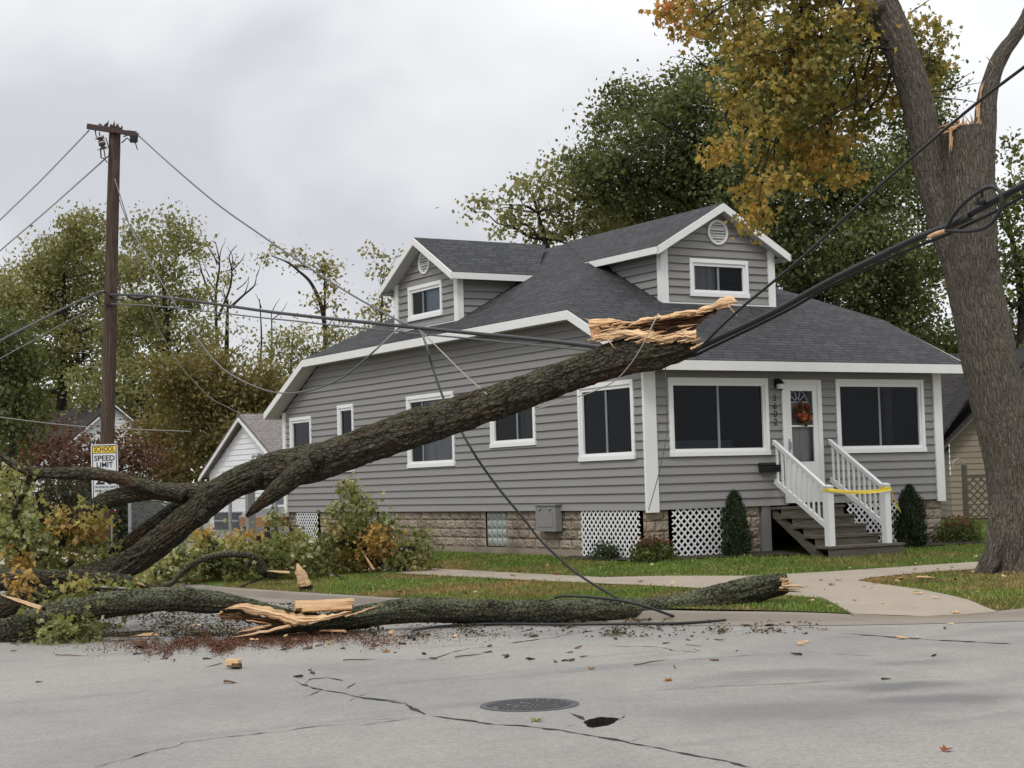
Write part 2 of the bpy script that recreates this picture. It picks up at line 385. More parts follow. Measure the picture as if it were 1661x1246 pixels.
plain('black_paint', (.013, .013, .014), .4, .1, 8); plain('galvanised', (.33, .34, .35), .4, .12, 12, .6); plain('grey_paint', (.20, .195, .19), .5, .08, 5)
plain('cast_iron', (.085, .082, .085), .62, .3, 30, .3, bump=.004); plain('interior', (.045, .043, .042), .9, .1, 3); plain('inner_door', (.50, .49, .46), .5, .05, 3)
plain('curtain_cloth', (.42, .42, .44), .9, .1, 4); plain('dark_curtain', (.13, .12, .12), .9, .2, 4); plain('sash_grey', (.20, .225, .24), .4, .05, 4); plain('blue_sheer', (.55, .62, .70), .9, .05, 4)  # the pale blue sheer is coloured like sky reflected in the side dormer glass
plain('yellow_tape', (.80, .60, .05), .45, .08, 10); plain('sign_white', (.62, .63, .65), .4, .05, 8); plain('sign_yellow', (.80, .56, .05), .4, .05, 8); plain('ink', (.012, .012, .014), .5, .1, 8)
plain('silver_paint', (.55, .56, .58), .25, .03, 3, .3, .6); plain('white_paint', (.75, .75, .74), .3, .03, 3); plain('chrome', (.6, .6, .6), .15, .03, 3, .9); plain('gold', (.55, .40, .14), .3, .05, 3, .5)
plain('red_lens', (.45, .02, .015), .25, .1, 5); plain('tyre', (.018, .018, .018), .8, .2, 10); plain('dark_trim', (.012, .012, .013), .7, .1, 5, 0, .2); plain('lamp_glass', (.6, .6, .58), .15, .05, 5)
plain('deck_wood', (.26, .135, .065), .7, .2, 8); plain('porcelain', (.45, .44, .42), .2, .05, 5); plain('brown_porcelain', (.05, .022, .018), .2, .1, 5); plain('old_timber', (.06, .038, .034), .85, .3, 14)
plain('brown_fence', (.075, .068, .048), .8, .2, 8); plain('mulch', (.035, .026, .02), .95, .4, 20); plain('terrain_grass', (.05, .055, .025), .95, .3, .5)
def glass(name, tint, ior=1.5, gcol=(.34, .36, .38)):
    q = NM(name); fr = q.n('Fresnel', {'IOR': ior}); tr = q.n('BsdfTransparent', {'Color': tint}); gl = q.n('BsdfGlossy', {'Color': gcol, 'Roughness': .02})
    nz = q.noise(1.1, q.coord(), 2); q.put(gl.inputs['Normal'], q.bump(nz, .12, .02))
    m = q.n('MixShader', {0: fr.outputs[0], 1: tr.outputs[0], 2: gl.outputs[0]}); q.t.links.new(m.outputs[0], q.out.inputs[0]); MT[name] = q.m
glass('window_glass', (.36, .40, .42)); glass('clear_glass', (.82, .84, .86)); glass('windscreen', (.35, .4, .42), 1.6)
q = NM('glass_block'); MT['glass_block'] = q.pbr(q.mix(q.noise(9, q.coord(), 3), (.16, .20, .19), (.36, .41, .39)), .12, q.bump(q.noise(26, q.coord(), 2), .5, .02), 0, .7)
# ------------------------------------------------------------------ ground
CURB = np.array([(-6.62, 260), (-6.6, 30), (-6.55, 8), (-6.4, 2.6), (-5.96, -1.65), (-5.35, -5.2), (-4.95, -6.9), (-4.4, -8.05), (-3.43, -8.95), (-2.3, -9.75), (-1.0, -10.4), (0.8, -10.85), (3, -11), (90, -11)], float)
def dens(poly, step):
    o = []
    for a, b in zip(poly, np.roll(poly, -1, 0)):
        n = max(1, int(np.linalg.norm(b-a)/step)); t = (np.arange(n)/n)[:, None]; o.append(a+(b-a)*t)
    return np.vstack(o)
def inpoly(x, y, poly):
    x = np.asarray(x); y = np.asarray(y); r = np.zeros(x.shape, bool); n = len(poly)
    for i in range(n):
        x1, y1 = poly[i]; x2, y2 = poly[(i+1) % n]
        c = ((y1 > y) != (y2 > y)) & (x < (x2-x1)*(y-y1)/((y2-y1) if y2 != y1 else 1e-9)+x1); r ^= c
    return r
def sheet(poly, zf, grid=None, holes=(), tf=None, mb=None, mi=0):
    """a triangulated ground sheet with height zf(x, y)"""
    pts = [Vector(p) for p in poly]; n = len(pts); faces = [list(range(n))]
    for h in holes:
        faces.append(list(range(len(pts), len(pts)+len(h)))); pts += [Vector(p) for p in h]
    edges = [(f[i], f[(i+1) % len(f)]) for f in faces for i in range(len(f))]
    if grid is not None:
        ok = inpoly(grid[:, 0], grid[:, 1], poly); pts += [Vector(p) for p in grid[ok]]
    r = delaunay_2d_cdt(pts, edges, [], 0, 1e-4)
    v = np.array([tuple(p) for p in r[0]]); f = np.array(r[2], int)
    c = v[f].mean(1); keep = inpoly(c[:, 0], c[:, 1], poly)
    for h in holes: keep &= ~inpoly(c[:, 0], c[:, 1], np.array(h))
    f = f[keep]; a = v[f]
    fl = np.cross(a[:, 1]-a[:, 0], a[:, 2]-a[:, 0]) < 0; f[fl] = f[fl][:, ::-1]
    z = zf(v[:, 0], v[:, 1])*np.ones(len(v))
    mb = mb or MB()
    return mb.add(np.column_stack([v, z]), f, uv=v, tint=None if tf is None else tf(v[:, 0], v[:, 1]), mi=mi)
def gridpts(x0, x1, y0, y1, s):
    X, Y = np.meshgrid(np.arange(x0, x1, s), np.arange(y0, y1, s)); g = np.stack([X.ravel(), Y.ravel()], 1)
    return g + rng.uniform(-.2, .2, g.shape)*s
MB().add([(-1500, -300, -.5), (1500, -300, -.5), (1500, 2500, -.5), (-1500, 2500, -.5)], np.array([(0, 1, 2, 3)])).build('ground', MT['terrain_grass'])['kind'] = 'structure'
# road with a real hole in it
hc = on_road(974, 1171)[:2]
ex = (on_road(1001, 1168)-on_road(946, 1174))[:2]/2; ey = (on_road(972, 1163)-on_road(972, 1179))[:2]/2
th = np.linspace(0, 2*math.pi, 22, endpoint=False)
kk = 1+.07*np.sin(3*th+1)+.06*np.sin(5*th)+.04*np.sin(9*th)
HOLE = hc+np.outer(np.cos(th)*kk, ex)+np.outer(np.sin(th)*kk, ey)
ROADP = np.array([(-60, -60), (60, -60), (60, -10.6), (-1.5, -10.2), (-4.0, -8.2), (-5.0, -6), (-5.8, -1), (-6.35, 4), (-6.45, 260), (-16.5, 260), (-16.5, 2), (-60, 2)], float)
rb = sheet(ROADP, lambda x, y: 0*x, gridpts(-16, 4, -18, 3, 1.2), [HOLE])
hk = len(HOLE)
bowl = np.vstack([np.column_stack([HOLE, np.zeros(hk)]), np.column_stack([hc+(HOLE-hc)*1.02, np.full(hk, -.05)]), np.column_stack([hc+(HOLE-hc)*.9+rng.normal(0, .012, (hk, 2)), np.full(hk, -.2)+rng.normal(0, .02, hk)]), [[*hc, -.26]]])
qf = [np.array([i, (i+1) % hk, (i+1) % hk+hk, i+hk]) for i in range(hk)] + [np.array([i+hk, (i+1) % hk+hk, (i+1) % hk+2*hk, i+2*hk]) for i in range(hk)] + [np.array([i+2*hk, (i+1) % hk+2*hk, 3*hk]) for i in range(hk)]
rb.add(bowl, [f[::-1] for f in qf], mi=2)
def crack(pxs, w, seed, jag=.055):
    P = np.array([on_road(*p)[:2] for p in pxs]); Q = dens(P, .05)
    Q = Q[:max(2, int(len(Q)-np.linalg.norm(P[-1]-P[0])/.05))] if len(P) > 1 else Q
    n = len(Q); s = np.arange(n)*.05
    d = np.gradient(Q, axis=0); d /= np.linalg.norm(d, axis=1)[:, None]+1e-9; nr = np.stack([-d[:, 1], d[:, 0]], 1)
    Q = Q+nr*((fbm(s*3.5, s*0+seed, seed, 5)-.5)*2*jag)[:, None]
    ww = w*(.18+1.7*vn(s*11, s*0, seed+3)**1.8)*np.clip(np.minimum(np.arange(n), n-1-np.arange(n))/4, .1, 1)
    v = np.vstack([np.column_stack([Q+nr*ww[:, None], np.full(n, .004)]), np.column_stack([Q-nr*ww[:, None], np.full(n, .004)])])
    i = np.arange(n-1); rb.add(v, np.stack([i+n, i+n+1, i+1, i], 1), mi=1)
for k, (pp, w) in enumerate([
    ([(600, 1133), (640, 1138), (676, 1143)], .010), ([(678, 1150), (683, 1158), (695, 1163)], .030), ([(680, 1147), (704, 1144)], .012),
    ([(692, 1162), (740, 1167), (800, 1176), (850, 1177), (900, 1183), (940, 1190), (1000, 1201), (1060, 1214), (1100, 1222), (1160, 1233), (1240, 1250)], .014),
    ([(600, 1168), (640, 1166), (690, 1161)], .006), ([(930, 1156), (940, 1166), (948, 1173)], .014), ([(905, 1152), (935, 1155)], .007), ([(925, 1180), (950, 1172)], .016), ([(1000, 1169), (1012, 1164), (1022, 1157)], .009),
    ([(864, 1175), (872, 1166)], .006), ([(474, 1105), (500, 1112), (520, 1118), (560, 1127), (600, 1134), (660, 1142), (690, 1160)], .012), ([(696, 1163), (640, 1170), (560, 1182)], .006), ([(876, 1176), (886, 1168), (905, 1164)], .006), ([(1020, 1206), (1050, 1196), (1090, 1192)], .005), ([(520, 1119), (500, 1128), (470, 1133)], .006), ([(490, 1112), (500, 1102), (530, 1100), (560, 1106), (578, 1104)], .008), ([(505, 1084), (512, 1098)], .012), ([(560, 1118), (572, 1106)], .007),
    ([(715, 1131), (760, 1126)], .006), ([(1360, 1028), (1400, 1030), (1500, 1038), (1661, 1046)], .022), ([(1365, 1033), (1410, 1036)], .014), ([(990, 1048), (1060, 1050), (1140, 1061)], .007), ([(740, 1062), (800, 1060)], .006),
    ([(820, 1046), (870, 1038), (960, 1024), (1010, 1014)], .012), ([(620, 1072), (700, 1070), (760, 1052), (830, 1046)], .005), ([(1040, 1186), (1060, 1188)], .008), ([(150, 1246), (300, 1205), (420, 1190), (600, 1170)], .005), ([(560, 1140), (610, 1120)], .005),
    ([(1064, 1074), (1300, 1058), (1450, 1066)], .004), ([(1060, 1120), (1250, 1110), (1500, 1100)], .004)]):
    crack(pp, w*1.45, 20+k)
rb.build('road', [MT['asphalt'], MT['tar_crack'], MT['pit_black']])['kind'] = 'structure'

# kerb: gutter pan, face and top swept along the corner
CD = []
for a, b in zip(CURB[:-1], CURB[1:]):
    n = max(1, int(min(np.linalg.norm(b-a)/.4, 60))); CD.append(a+(b-a)*(np.arange(n)/n)[:, None])
CD = np.vstack(CD+[CURB[-1:]])
kern = np.ones(5)/5
CDs = CD.copy()
for ax in (0, 1): CDs[4:-4, ax] = np.convolve(CD[:, ax], kern, 'same')[4:-4]
dt = np.gradient(CDs, axis=0); dt /= np.linalg.norm(dt, axis=1)[:, None]; nin = np.stack([-dt[:, 1], dt[:, 0]], 1)     # towards the yard
drop = np.exp(-(((CDs[:, 0]+2.85)**2+(CDs[:, 1]+9.3)**2)/1.0))
km = MB(); prof = [(-.5, .005), (-.05, .016), (-.012, .10), (.0, .112), (.16, .115), (.17, .02)]; n = len(CDs); V = []
for o_, z in prof:
    zz = np.full(n, z) - (drop*.09 if z > .05 else 0)
    V.append(np.column_stack([CDs+nin*o_, zz]))
for r_ in range(len(prof)-1):
    i = np.arange(n-1); km.add(np.vstack([V[r_], V[r_+1]]), np.stack([i, i+1, i+n+1, i+n], 1)[:, ::-1])
km.build('kerb', MT['curb_concrete'])['kind'] = 'structure'
YARD = np.vstack([CDs+nin*.155, [(90, 260)]])[:, :2]
# concrete: two walks meeting at the corner, and the ramp down to the street
SIDEW = np.array([(-3.1, 60), (-3.1, 3), (-2.95, -1), (-2.72, -3.6), (-2.55, -5.9), (-2.62, -7.3), (-3.52, -8.84), (-2.9, -9.3), (-2.2, -9.76), (-1.55, -8.7), (-.85, -7.2), (-.5, -6.1), (-.25, -5.35), (.3, -5.0), (1.4, -4.82), (40, -4.75), (40, -3.5), (1.0, -3.5), (-.6, -3.3), (-1.55, -2.7), (-1.98, -1.5), (-2.02, 1), (-2.02, 60)], float)
def turf(x, y):
    f = fbm(x*.9, y*.9, 3, 4); g = fbm(x*3.1, y*3.1, 8, 3)
    edge = np.clip((1-np.abs(np.minimum(x+2.0, 9))/.9), 0, 1) + np.clip(1-np.abs(y+3.3)/.9, 0, 1)
    park = np.where((x < -2.4) | (y < -4.5), 1.0, 0.0)
    tree = np.exp(-(((x-2.3)**2+(y+5.9)**2)/8.0))
    b = np.clip((f-.52)*2.3+.36*park+.75*tree*park+.38*edge+(g-.5)*.6-.02, 0, 1)[..., None]
    gr = np.array([.135, .195, .036])*(.75+.6*g[..., None]); br = np.array([.27, .185, .075])*(.6+.8*g[..., None])
    return gr*(1-b)+br*b
def lawnz(x, y): return hgt(x, y)+.004
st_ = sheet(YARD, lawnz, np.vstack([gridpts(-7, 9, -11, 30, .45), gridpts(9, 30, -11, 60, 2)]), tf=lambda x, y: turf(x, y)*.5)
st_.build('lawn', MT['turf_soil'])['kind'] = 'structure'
sw = sheet(dens(SIDEW, .4), lambda x, y: hgt(x, y)+.02, gridpts(-3, 12, -9, 20, .5))
for a_, b_ in zip(SIDEW[4:12], SIDEW[5:13]):
    for t0, t1 in zip(np.linspace(0, 1, 5)[:-1], np.linspace(0, 1, 5)[1:]):
        q0, q1 = a_+(b_-a_)*t0, a_+(b_-a_)*t1; za, zb_ = float(hgt(*q0))+.02, float(hgt(*q1))+.02
        sw.add([(*q0, za), (*q1, zb_), (*q1, zb_-.1), (*q0, za-.1)], np.array([(0, 1, 2, 3)]))
sw.build('sidewalk', MT['sidewalk_concrete'])['kind'] = 'structure'
jm = MB()
for y in np.arange(-1, 30, 1.5): jm.add([(-3.09, y, hgt(-3.09, y)+.024), (-2.03, y, hgt(-2.03, y)+.024), (-2.03, y+.015, hgt(-2.03, y)+.024), (-3.09, y+.015, hgt(-3.09, y)+.024)], np.array([(0, 1, 2, 3)]))
for x in np.arange(1.5, 9, 1.5): jm.add([(x, -4.74, hgt(x, -4.74)+.024), (x+.015, -4.74, hgt(x, -4.74)+.024), (x+.015, -3.52, hgt(x, -3.52)+.024), (x, -3.52, hgt(x, -3.52)+.024)], np.array([(0, 1, 2, 3)]))
jm.build('sidewalk_joint', MT['tar_crack'])['kind'] = 'structure'
DRIVE = np.array([(-6.2, 17.6), (3.2, 17.6), (3.2, 27.5), (-1.5, 27.5), (-2, 21.6), (-6.2, 21.6)], float)
sheet(dens(DRIVE, .5), lambda x, y: hgt(x, y)+.032, gridpts(-6, 3, 18, 27, .8)).build('driveway', MT['sidewalk_concrete'])['kind'] = 'structure'
BEDS = [np.array([(-.35, -.55), (-.35, 2.3), (0.02, 2.3), (0.02, .02), (2.6, .02), (2.6, -.95), (.9, -.55)], float), np.array([(4.4, .02), (7.3, .02), (7.3, -.75), (4.4, -.75)], float)]
bd = MB()
for B in BEDS: sheet(dens(B, .2), lambda x, y: hgt(x, y)+.02+.02*vn(x*6, y*6, 4), gridpts(-1, 8, -1, 3, .15), mb=bd)
bd.build('planting_bed', MT['mulch'])['kind'] = 'structure'

# grass blades
def blades(n, x0, x1, y0, y1):
    x = rng.uniform(x0, x1, n); y = rng.uniform(y0, y1, n)
    ok = inpoly(x, y, YARD) & ~inpoly(x, y, SIDEW) & ~inpoly(x, y, DRIVE) & ~((x > 0) & (x < 6.85) & (y > 0) & (y < 15.05)) & ~((x > 2.6) & (x < 4.5) & (y > -1.55) & (y < 0.1))
    for B in BEDS: ok &= ~inpoly(x, y, B)
    x = x[ok]; y = y[ok]; n = len(x); z = hgt(x, y)
    h = rng.uniform(.022, .06, n)*(.7+.7*fbm(x*1.3, y*1.3, 2, 3)); w = rng.uniform(.006, .012, n); a = rng.uniform(0, 2*math.pi, n); l = rng.normal(0, .03, (n, 2))
    cx, cy = np.cos(a)*w, np.sin(a)*w
    v = np.stack([np.stack([x-cx, y-cy, z-.005], 1), np.stack([x+cx, y+cy, z-.005], 1), np.stack([x+l[:, 0], y+l[:, 1], z+h], 1)], 1)
    t = turf(x, y)*rng.uniform(.65, 1.45, (n, 1)); t = np.repeat(t[:, None, :], 3, 1)
    return v.reshape(-1, 3), t.reshape(-1, 3), np.arange(3*n).reshape(-1, 3)
gm = MB()
for args in [(150000, -6.5, 8.5, -10.9, 3), (90000, -6.5, 0, 3, 15), (60000, -6.5, 6, 15, 45), (26000, 6.5, 14, -5, 12)]:
    v, t, f = blades(*args); gm.add(v, f, tint=t)
tag(gm.build('grass', MT['grass_blade']), 'short green and browning grass of the lawn and kerb strip', 'grass', kind='stuff')

# ------------------------------------------------------------------ the house
ZB, ZG = 1.17, .33
house = thing('grey_house', 'grey clapboard house with white trim and two roof dormers', 'house', loc=(0, 0, 0))
def siding(mb, poly, holes, place, z0=0.0, c=.148, t=.034):
    """lapped boards over a convex polygon of (a, z), leaving the rectangles of holes open; place(a, z, off) -> point"""
    P = np.array(poly, float)
    zmin, zmax = P[:, 1].min(), P[:, 1].max()
    def span(z):
        xs = []
        for (a1, z1), (a2, z2) in zip(P, np.roll(P, -1, 0)):
            if abs(z2-z1) < 1e-9:
                if abs(z-z1) < 1e-6: xs += [a1, a2]
            elif min(z1, z2)-1e-9 <= z <= max(z1, z2)+1e-9: xs.append(a1+(a2-a1)*(z-z1)/(z2-z1))
        return (min(xs), max(xs)) if xs else None
    k0 = math.floor((zmin-z0)/c)
    for k in range(k0, int(math.ceil((zmax-z0)/c))+1):
        za, zb = z0+k*c, z0+(k+1)*c
        br = sorted(set([max(za, zmin), min(zb, zmax)]+[z for h in holes for z in h[2:] if za < z < zb and zmin < z < zmax]+[z for z in P[:, 1] if za < z < zb]))
        for lo, hi in zip(br[:-1], br[1:]):
            if hi-lo < 1e-4: continue
            s0 = span(lo+1e-6); s1 = span(hi-1e-6)
            if not s0 or not s1: continue
            cuts = sorted([(h[0], h[1]) for h in holes if h[2] < (lo+hi)/2 < h[3]])
            segs = []; cur = None
            left0, left1 = s0[0], s1[0]
            for (ha, hb) in cuts:
                segs.append((left0, ha, left1, ha)); left0 = left1 = hb
            segs.append((left0, s0[1], left1, s1[1]))
            o0 = t*(1-(lo-za)/c)+.002; o1 = t*(1-(hi-za)/c)+.002
            for (a0, a1, b0, b1) in segs:
                if a1-a0 < .005 and b1-b0 < .005: continue
                mb.add([place(a0, lo, o0), place(a1, lo, o0), place(b1, hi, o1), place(b0, hi, o1)], np.array([(0, 1, 2, 3)]))
                if abs(lo-za) < 1e-6:
                    mb.add([place(a0, lo, 0.0), place(a1, lo, 0.0), place(a1, lo, o0), place(a0, lo, o0)], np.array([(0, 1, 2, 3)]))
    return mb
front = lambda Y: (lambda a, z, o: (a, Y-o, z))
west = lambda X: (lambda a, z, o: (X-o, a, z))
FWIN = [(.486, 2.669, 2.07, 3.42), (4.257, 6.438, 2.07, 3.42)]
DOOR = (2.98, 3.90, 1.17, 3.40)
SWIN = [(13.46, 14.69, 2.30, 3.44), (11.17, 11.99, 2.08, 3.60), (6.55, 8.58, 2.09, 3.60), (3.45, 5.10, 2.40, 3.60), (.27, 1.99, 2.05, 3.41)]
ins = .06
def shr(r, d=ins): return (r[0]+d, r[1]-d, r[2]+d, r[3]-d)
mb = MB()
siding(mb, [(0, ZB), (6.85, ZB), (6.85, 3.56), (0, 3.56)], [shr(r) for r in FWIN]+[(DOOR[0]+.06, DOOR[1]-.06, DOOR[2]-.1, DOOR[3]-.06)], front(0), ZB)
siding(mb, [(0, ZB), (15.05, ZB), (15.05, 3.58), (12.95, 4.60), (1.85, 4.60), (0, 3.62)], [shr(r) for r in SWIN], west(0), ZB)
siding(mb, [(0, ZB), (15.05, ZB), (15.05, 3.58), (12.95, 4.60), (1.85, 4.60), (0, 3.62)], [], lambda a, z, o: (6.85+o, a, z), ZB)
siding(mb, [(0, ZB), (6.85, ZB), (6.85, 3.56), (0, 3.56)], [], lambda a, z, o: (a, 15.05+o, z), ZB)
mb.build('wall', MT['grey_siding'], house)
# roof slabs: (polygon, eave direction)
def roofslab(mb, poly, th=.05):
    P = np.array(poly, float); nrm = np.cross(P[1]-P[0], P[2]-P[0]); nrm /= np.linalg.norm(nrm)
    if nrm[2] < 0: nrm = -nrm
    u = np.cross((0, 0, 1), nrm); u /= np.linalg.norm(u); v = np.cross(nrm, u)
    k = len(P); V = np.vstack([P, P-nrm*th]); uv = np.stack([V@u, V@v], 1)
    o = np.cross(P[1]-P[0], P[2]-P[0])@nrm
    top = np.arange(k) if o > 0 else np.arange(k)[::-1]
    mb.add(V, [top, (top+k)[::-1]]+[np.array([i, (i+1) % k, (i+1) % k+k, i+k]) for i in range(k)], uv)
XL, XR, YF, YB = -.37, 7.2, -.43, 15.42; EV = .04
ZK, YK1, YK2, sF, sS = 4.74, 1.72, 13.1, .486, .568
zf = ZK-(YK1-YF)*sF; zbk = ZK-(YB-YK2)*sF; xc = (XL+XR)/2; zr = ZK+sS*(xc-XL); yr1 = YK1+(zr-ZK)/sF; yr2 = YK2-(zr-ZK)/sF
rm = MB()
roofslab(rm, [(XL, YF, zf), (XR, YF, zf), (XR, YK1, ZK), (xc, yr1, zr), (XL, YK1, ZK)])
roofslab(rm, [(XR, YB, zbk), (XL, YB, zbk), (XL, YK2, ZK), (xc, yr2, zr), (XR, YK2, ZK)])
roofslab(rm, [(XL, YK2, ZK), (XL, YK1, ZK), (xc, yr1, zr), (xc, yr2, zr)])
roofslab(rm, [(XR, YK1, ZK), (XR, YK2, ZK), (xc, yr2, zr), (xc, yr1, zr)])
rm.build('roof', MT['charcoal_shingles'], house)
# eaves: fascia boards and soffits
fm = MB(); H = .165
def fascia(mb, a, b, out, h=H, drop=.012, th=.025):
    a = np.array(a, float)+np.array(out)*th/2-np.array((0, 0, drop+h/2)); b = np.array(b, float)+np.array(out)*th/2-np.array((0, 0, drop+h/2))
    v = []
    for p in (a, b):
        for s_, z in ((-1, -1), (1, -1), (1, 1), (-1, 1)): v.append(p+np.array(out)*s_*th/2+np.array((0, 0, z*h/2)))
    mb.add(v, np.array([(0, 3, 2, 1), (4, 5, 6, 7), (0, 1, 5, 4), (1, 2, 6, 5), (2, 3, 7, 6), (3, 0, 4, 7)]))
fascia(fm, (XL-.02, YF, zf), (XR+.02, YF, zf), (0, -1, 0)); fascia(fm, (XL-.02, YB, zbk), (XR+.02, YB, zbk), (0, 1, 0))
for X, s_ in ((XL, -1), (XR, 1)):
    fascia(fm, (X, YF-.022, zf), (X, YK1, ZK), (s_, 0, 0)); fascia(fm, (X, YK1, ZK), (X, YK2, ZK), (s_, 0, 0)); fascia(fm, (X, YK2, ZK), (X, YB+.022, zbk), (s_, 0, 0))
fm.build('fascia', MT['white_trim'], house)
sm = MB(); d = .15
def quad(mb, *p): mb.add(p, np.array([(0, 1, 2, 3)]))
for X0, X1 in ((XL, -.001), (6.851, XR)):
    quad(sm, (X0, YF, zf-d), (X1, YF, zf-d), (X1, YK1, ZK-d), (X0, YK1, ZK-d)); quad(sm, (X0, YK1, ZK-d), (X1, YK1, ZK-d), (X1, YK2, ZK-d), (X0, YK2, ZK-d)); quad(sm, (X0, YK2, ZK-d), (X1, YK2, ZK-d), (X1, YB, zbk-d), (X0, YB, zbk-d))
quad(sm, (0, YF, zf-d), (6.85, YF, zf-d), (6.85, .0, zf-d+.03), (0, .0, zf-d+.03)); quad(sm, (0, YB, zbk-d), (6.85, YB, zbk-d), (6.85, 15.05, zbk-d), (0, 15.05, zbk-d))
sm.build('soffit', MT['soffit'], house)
def board(lo, hi, name='corner_board', par=None): return MB().box(lo, hi).build(name, MT['white_trim'], par or house)
board((-.048, -.062, 1.13), (.2, -.001, 3.56)); board((6.68, -.055, 1.13), (6.87, -.001, 3.56)); board((-.062, 14.93, 1.15), (-.001, 15.08, 3.58)); board((6.851, -.05, 1.13), (6.89, .1, 3.56))
# foundation of rock-faced blocks on a smooth ledge
def blockwall(mb, a0, a1, z0, z1, place, rows, L=.41, seed=0):
    hgt_ = (z1-z0)/rows; r2 = np.random.default_rng(seed)
    for r_ in range(rows):
        a = a0-(L/2 if r_ % 2 else 0)
        while a < a1-.01:
            b0, b1 = max(a, a0)+.006, min(a+L, a1)-.006; a += L
            if b1-b0 < .03: continue
            c0, c1 = z0+r_*hgt_+.006, z0+(r_+1)*hgt_-.006
            nx, nz_ = max(3, int((b1-b0)/.05)), 5; g = np.zeros((nz_+1, nx+1))
            g[1:-1, 1:-1] = .010+r2.uniform(0, .026, (nz_-1, nx-1))
            V = [place(b0+(b1-b0)*i/nx, c0+(c1-c0)*j/nz_, g[j, i]) for j in range(nz_+1) for i in range(nx+1)]
            i = np.arange(nx)[None, :]; j = (np.arange(nz_)*(nx+1))[:, None]
            mb.add(V, np.stack([i+j, i+j+1, i+j+nx+2, i+j+nx+1], -1).reshape(-1, 4), tint=np.full(3, r2.uniform(.75, 1.15)))
GB = [(4.75, 5.52, .49, 1.165), (9.44, 10.24, .49, 1.165)]
bm = MB(); pw = west(.05)
def backing(mb, a0, a1, z0, z1, place, off=-.004): mb.add([place(a0, z0, off), place(a1, z0, off), place(a1, z1, off), place(a0, z1, off)], np.array([(0, 1, 2, 3)]), tint=(.45, .43, .4))
for k, (a0, a1) in enumerate([(2.05, 4.75), (5.52, 9.44), (10.24, 13.22), (14.48, 15.05)]):
    blockwall(bm, a0, a1, .47, 1.168, pw, 4, seed=k); backing(bm, a0, a1, .2, 1.168, pw)
for a0, a1 in ((2.05, 15.05),):
    bm.box((.0, a0, .15), (.09, 13.22, .47), tint=(.95, .95, .95))
pf = front(.05)
for k, (a0, a1) in enumerate([(0.0, .46), (1.72, 2.46), (5.75, 6.85)]):
    blockwall(bm, a0, a1, .25, 1.168, pf, 5, L=.36, seed=20+k); backing(bm, a0, a1, .1, 1.168, pf)
blockwall(bm, 0.05, .22, .25, 1.168, pw, 5, L=.36, seed=31); backing(bm, .05, .22, .1, 1.168, pw)
for r_ in range(5): pass
bm.add([(6.8, .05, .1), (6.8, 15, .1), (6.8, 15, 1.168), (6.8, .05, 1.168)], np.array([(0, 1, 2, 3)]), tint=(.7, .7, .7)); bm.add([(0.05, 15, .1), (6.8, 15, .1), (6.8, 15, 1.168), (.05, 15, 1.168)], np.array([(0, 1, 2, 3)]), tint=(.7, .7, .7))
bm.build('foundation', MT['split_block'], house)
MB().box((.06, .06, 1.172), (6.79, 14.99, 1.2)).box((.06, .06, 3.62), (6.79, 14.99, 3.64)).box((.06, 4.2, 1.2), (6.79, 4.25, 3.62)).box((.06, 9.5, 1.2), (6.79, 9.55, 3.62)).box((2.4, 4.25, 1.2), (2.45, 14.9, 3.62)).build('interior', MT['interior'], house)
for (a0, a1, z0, z1) in GB:
    gb = MB(); nc, nr_ = 4, 4
    for i in range(nc):
        for j in range(nr_):
            u0, u1 = a0+(a1-a0)*i/nc+.012, a0+(a1-a0)*(i+1)/nc-.012; w0, w1 = z0+(z1-z0)*j/nr_+.012, z0+(z1-z0)*(j+1)/nr_-.012
            m = 4; V = []
            for y in np.linspace(0, 1, m+1):
                for x in np.linspace(0, 1, m+1): V.append(pw(u0+(u1-u0)*x, w0+(w1-w0)*y, -.03+.03*(1-abs(2*x-1)**3)*(1-abs(2*y-1)**3)))
            ii = np.arange(m)[None, :]; jj = (np.arange(m)*(m+1))[:, None]
            gb.add(V, np.stack([ii+jj, ii+jj+1, ii+jj+m+2, ii+jj+m+1], -1).reshape(-1, 4))
    gb.add([pw(a0, z0, -.032), pw(a1, z0, -.032), pw(a1, z1, -.032), pw(a0, z1, -.032)], np.array([(0, 1, 2, 3)]), mi=1)
    gb.build('glass_block_window', [MT['glass_block'], MT['curb_concrete']], house)
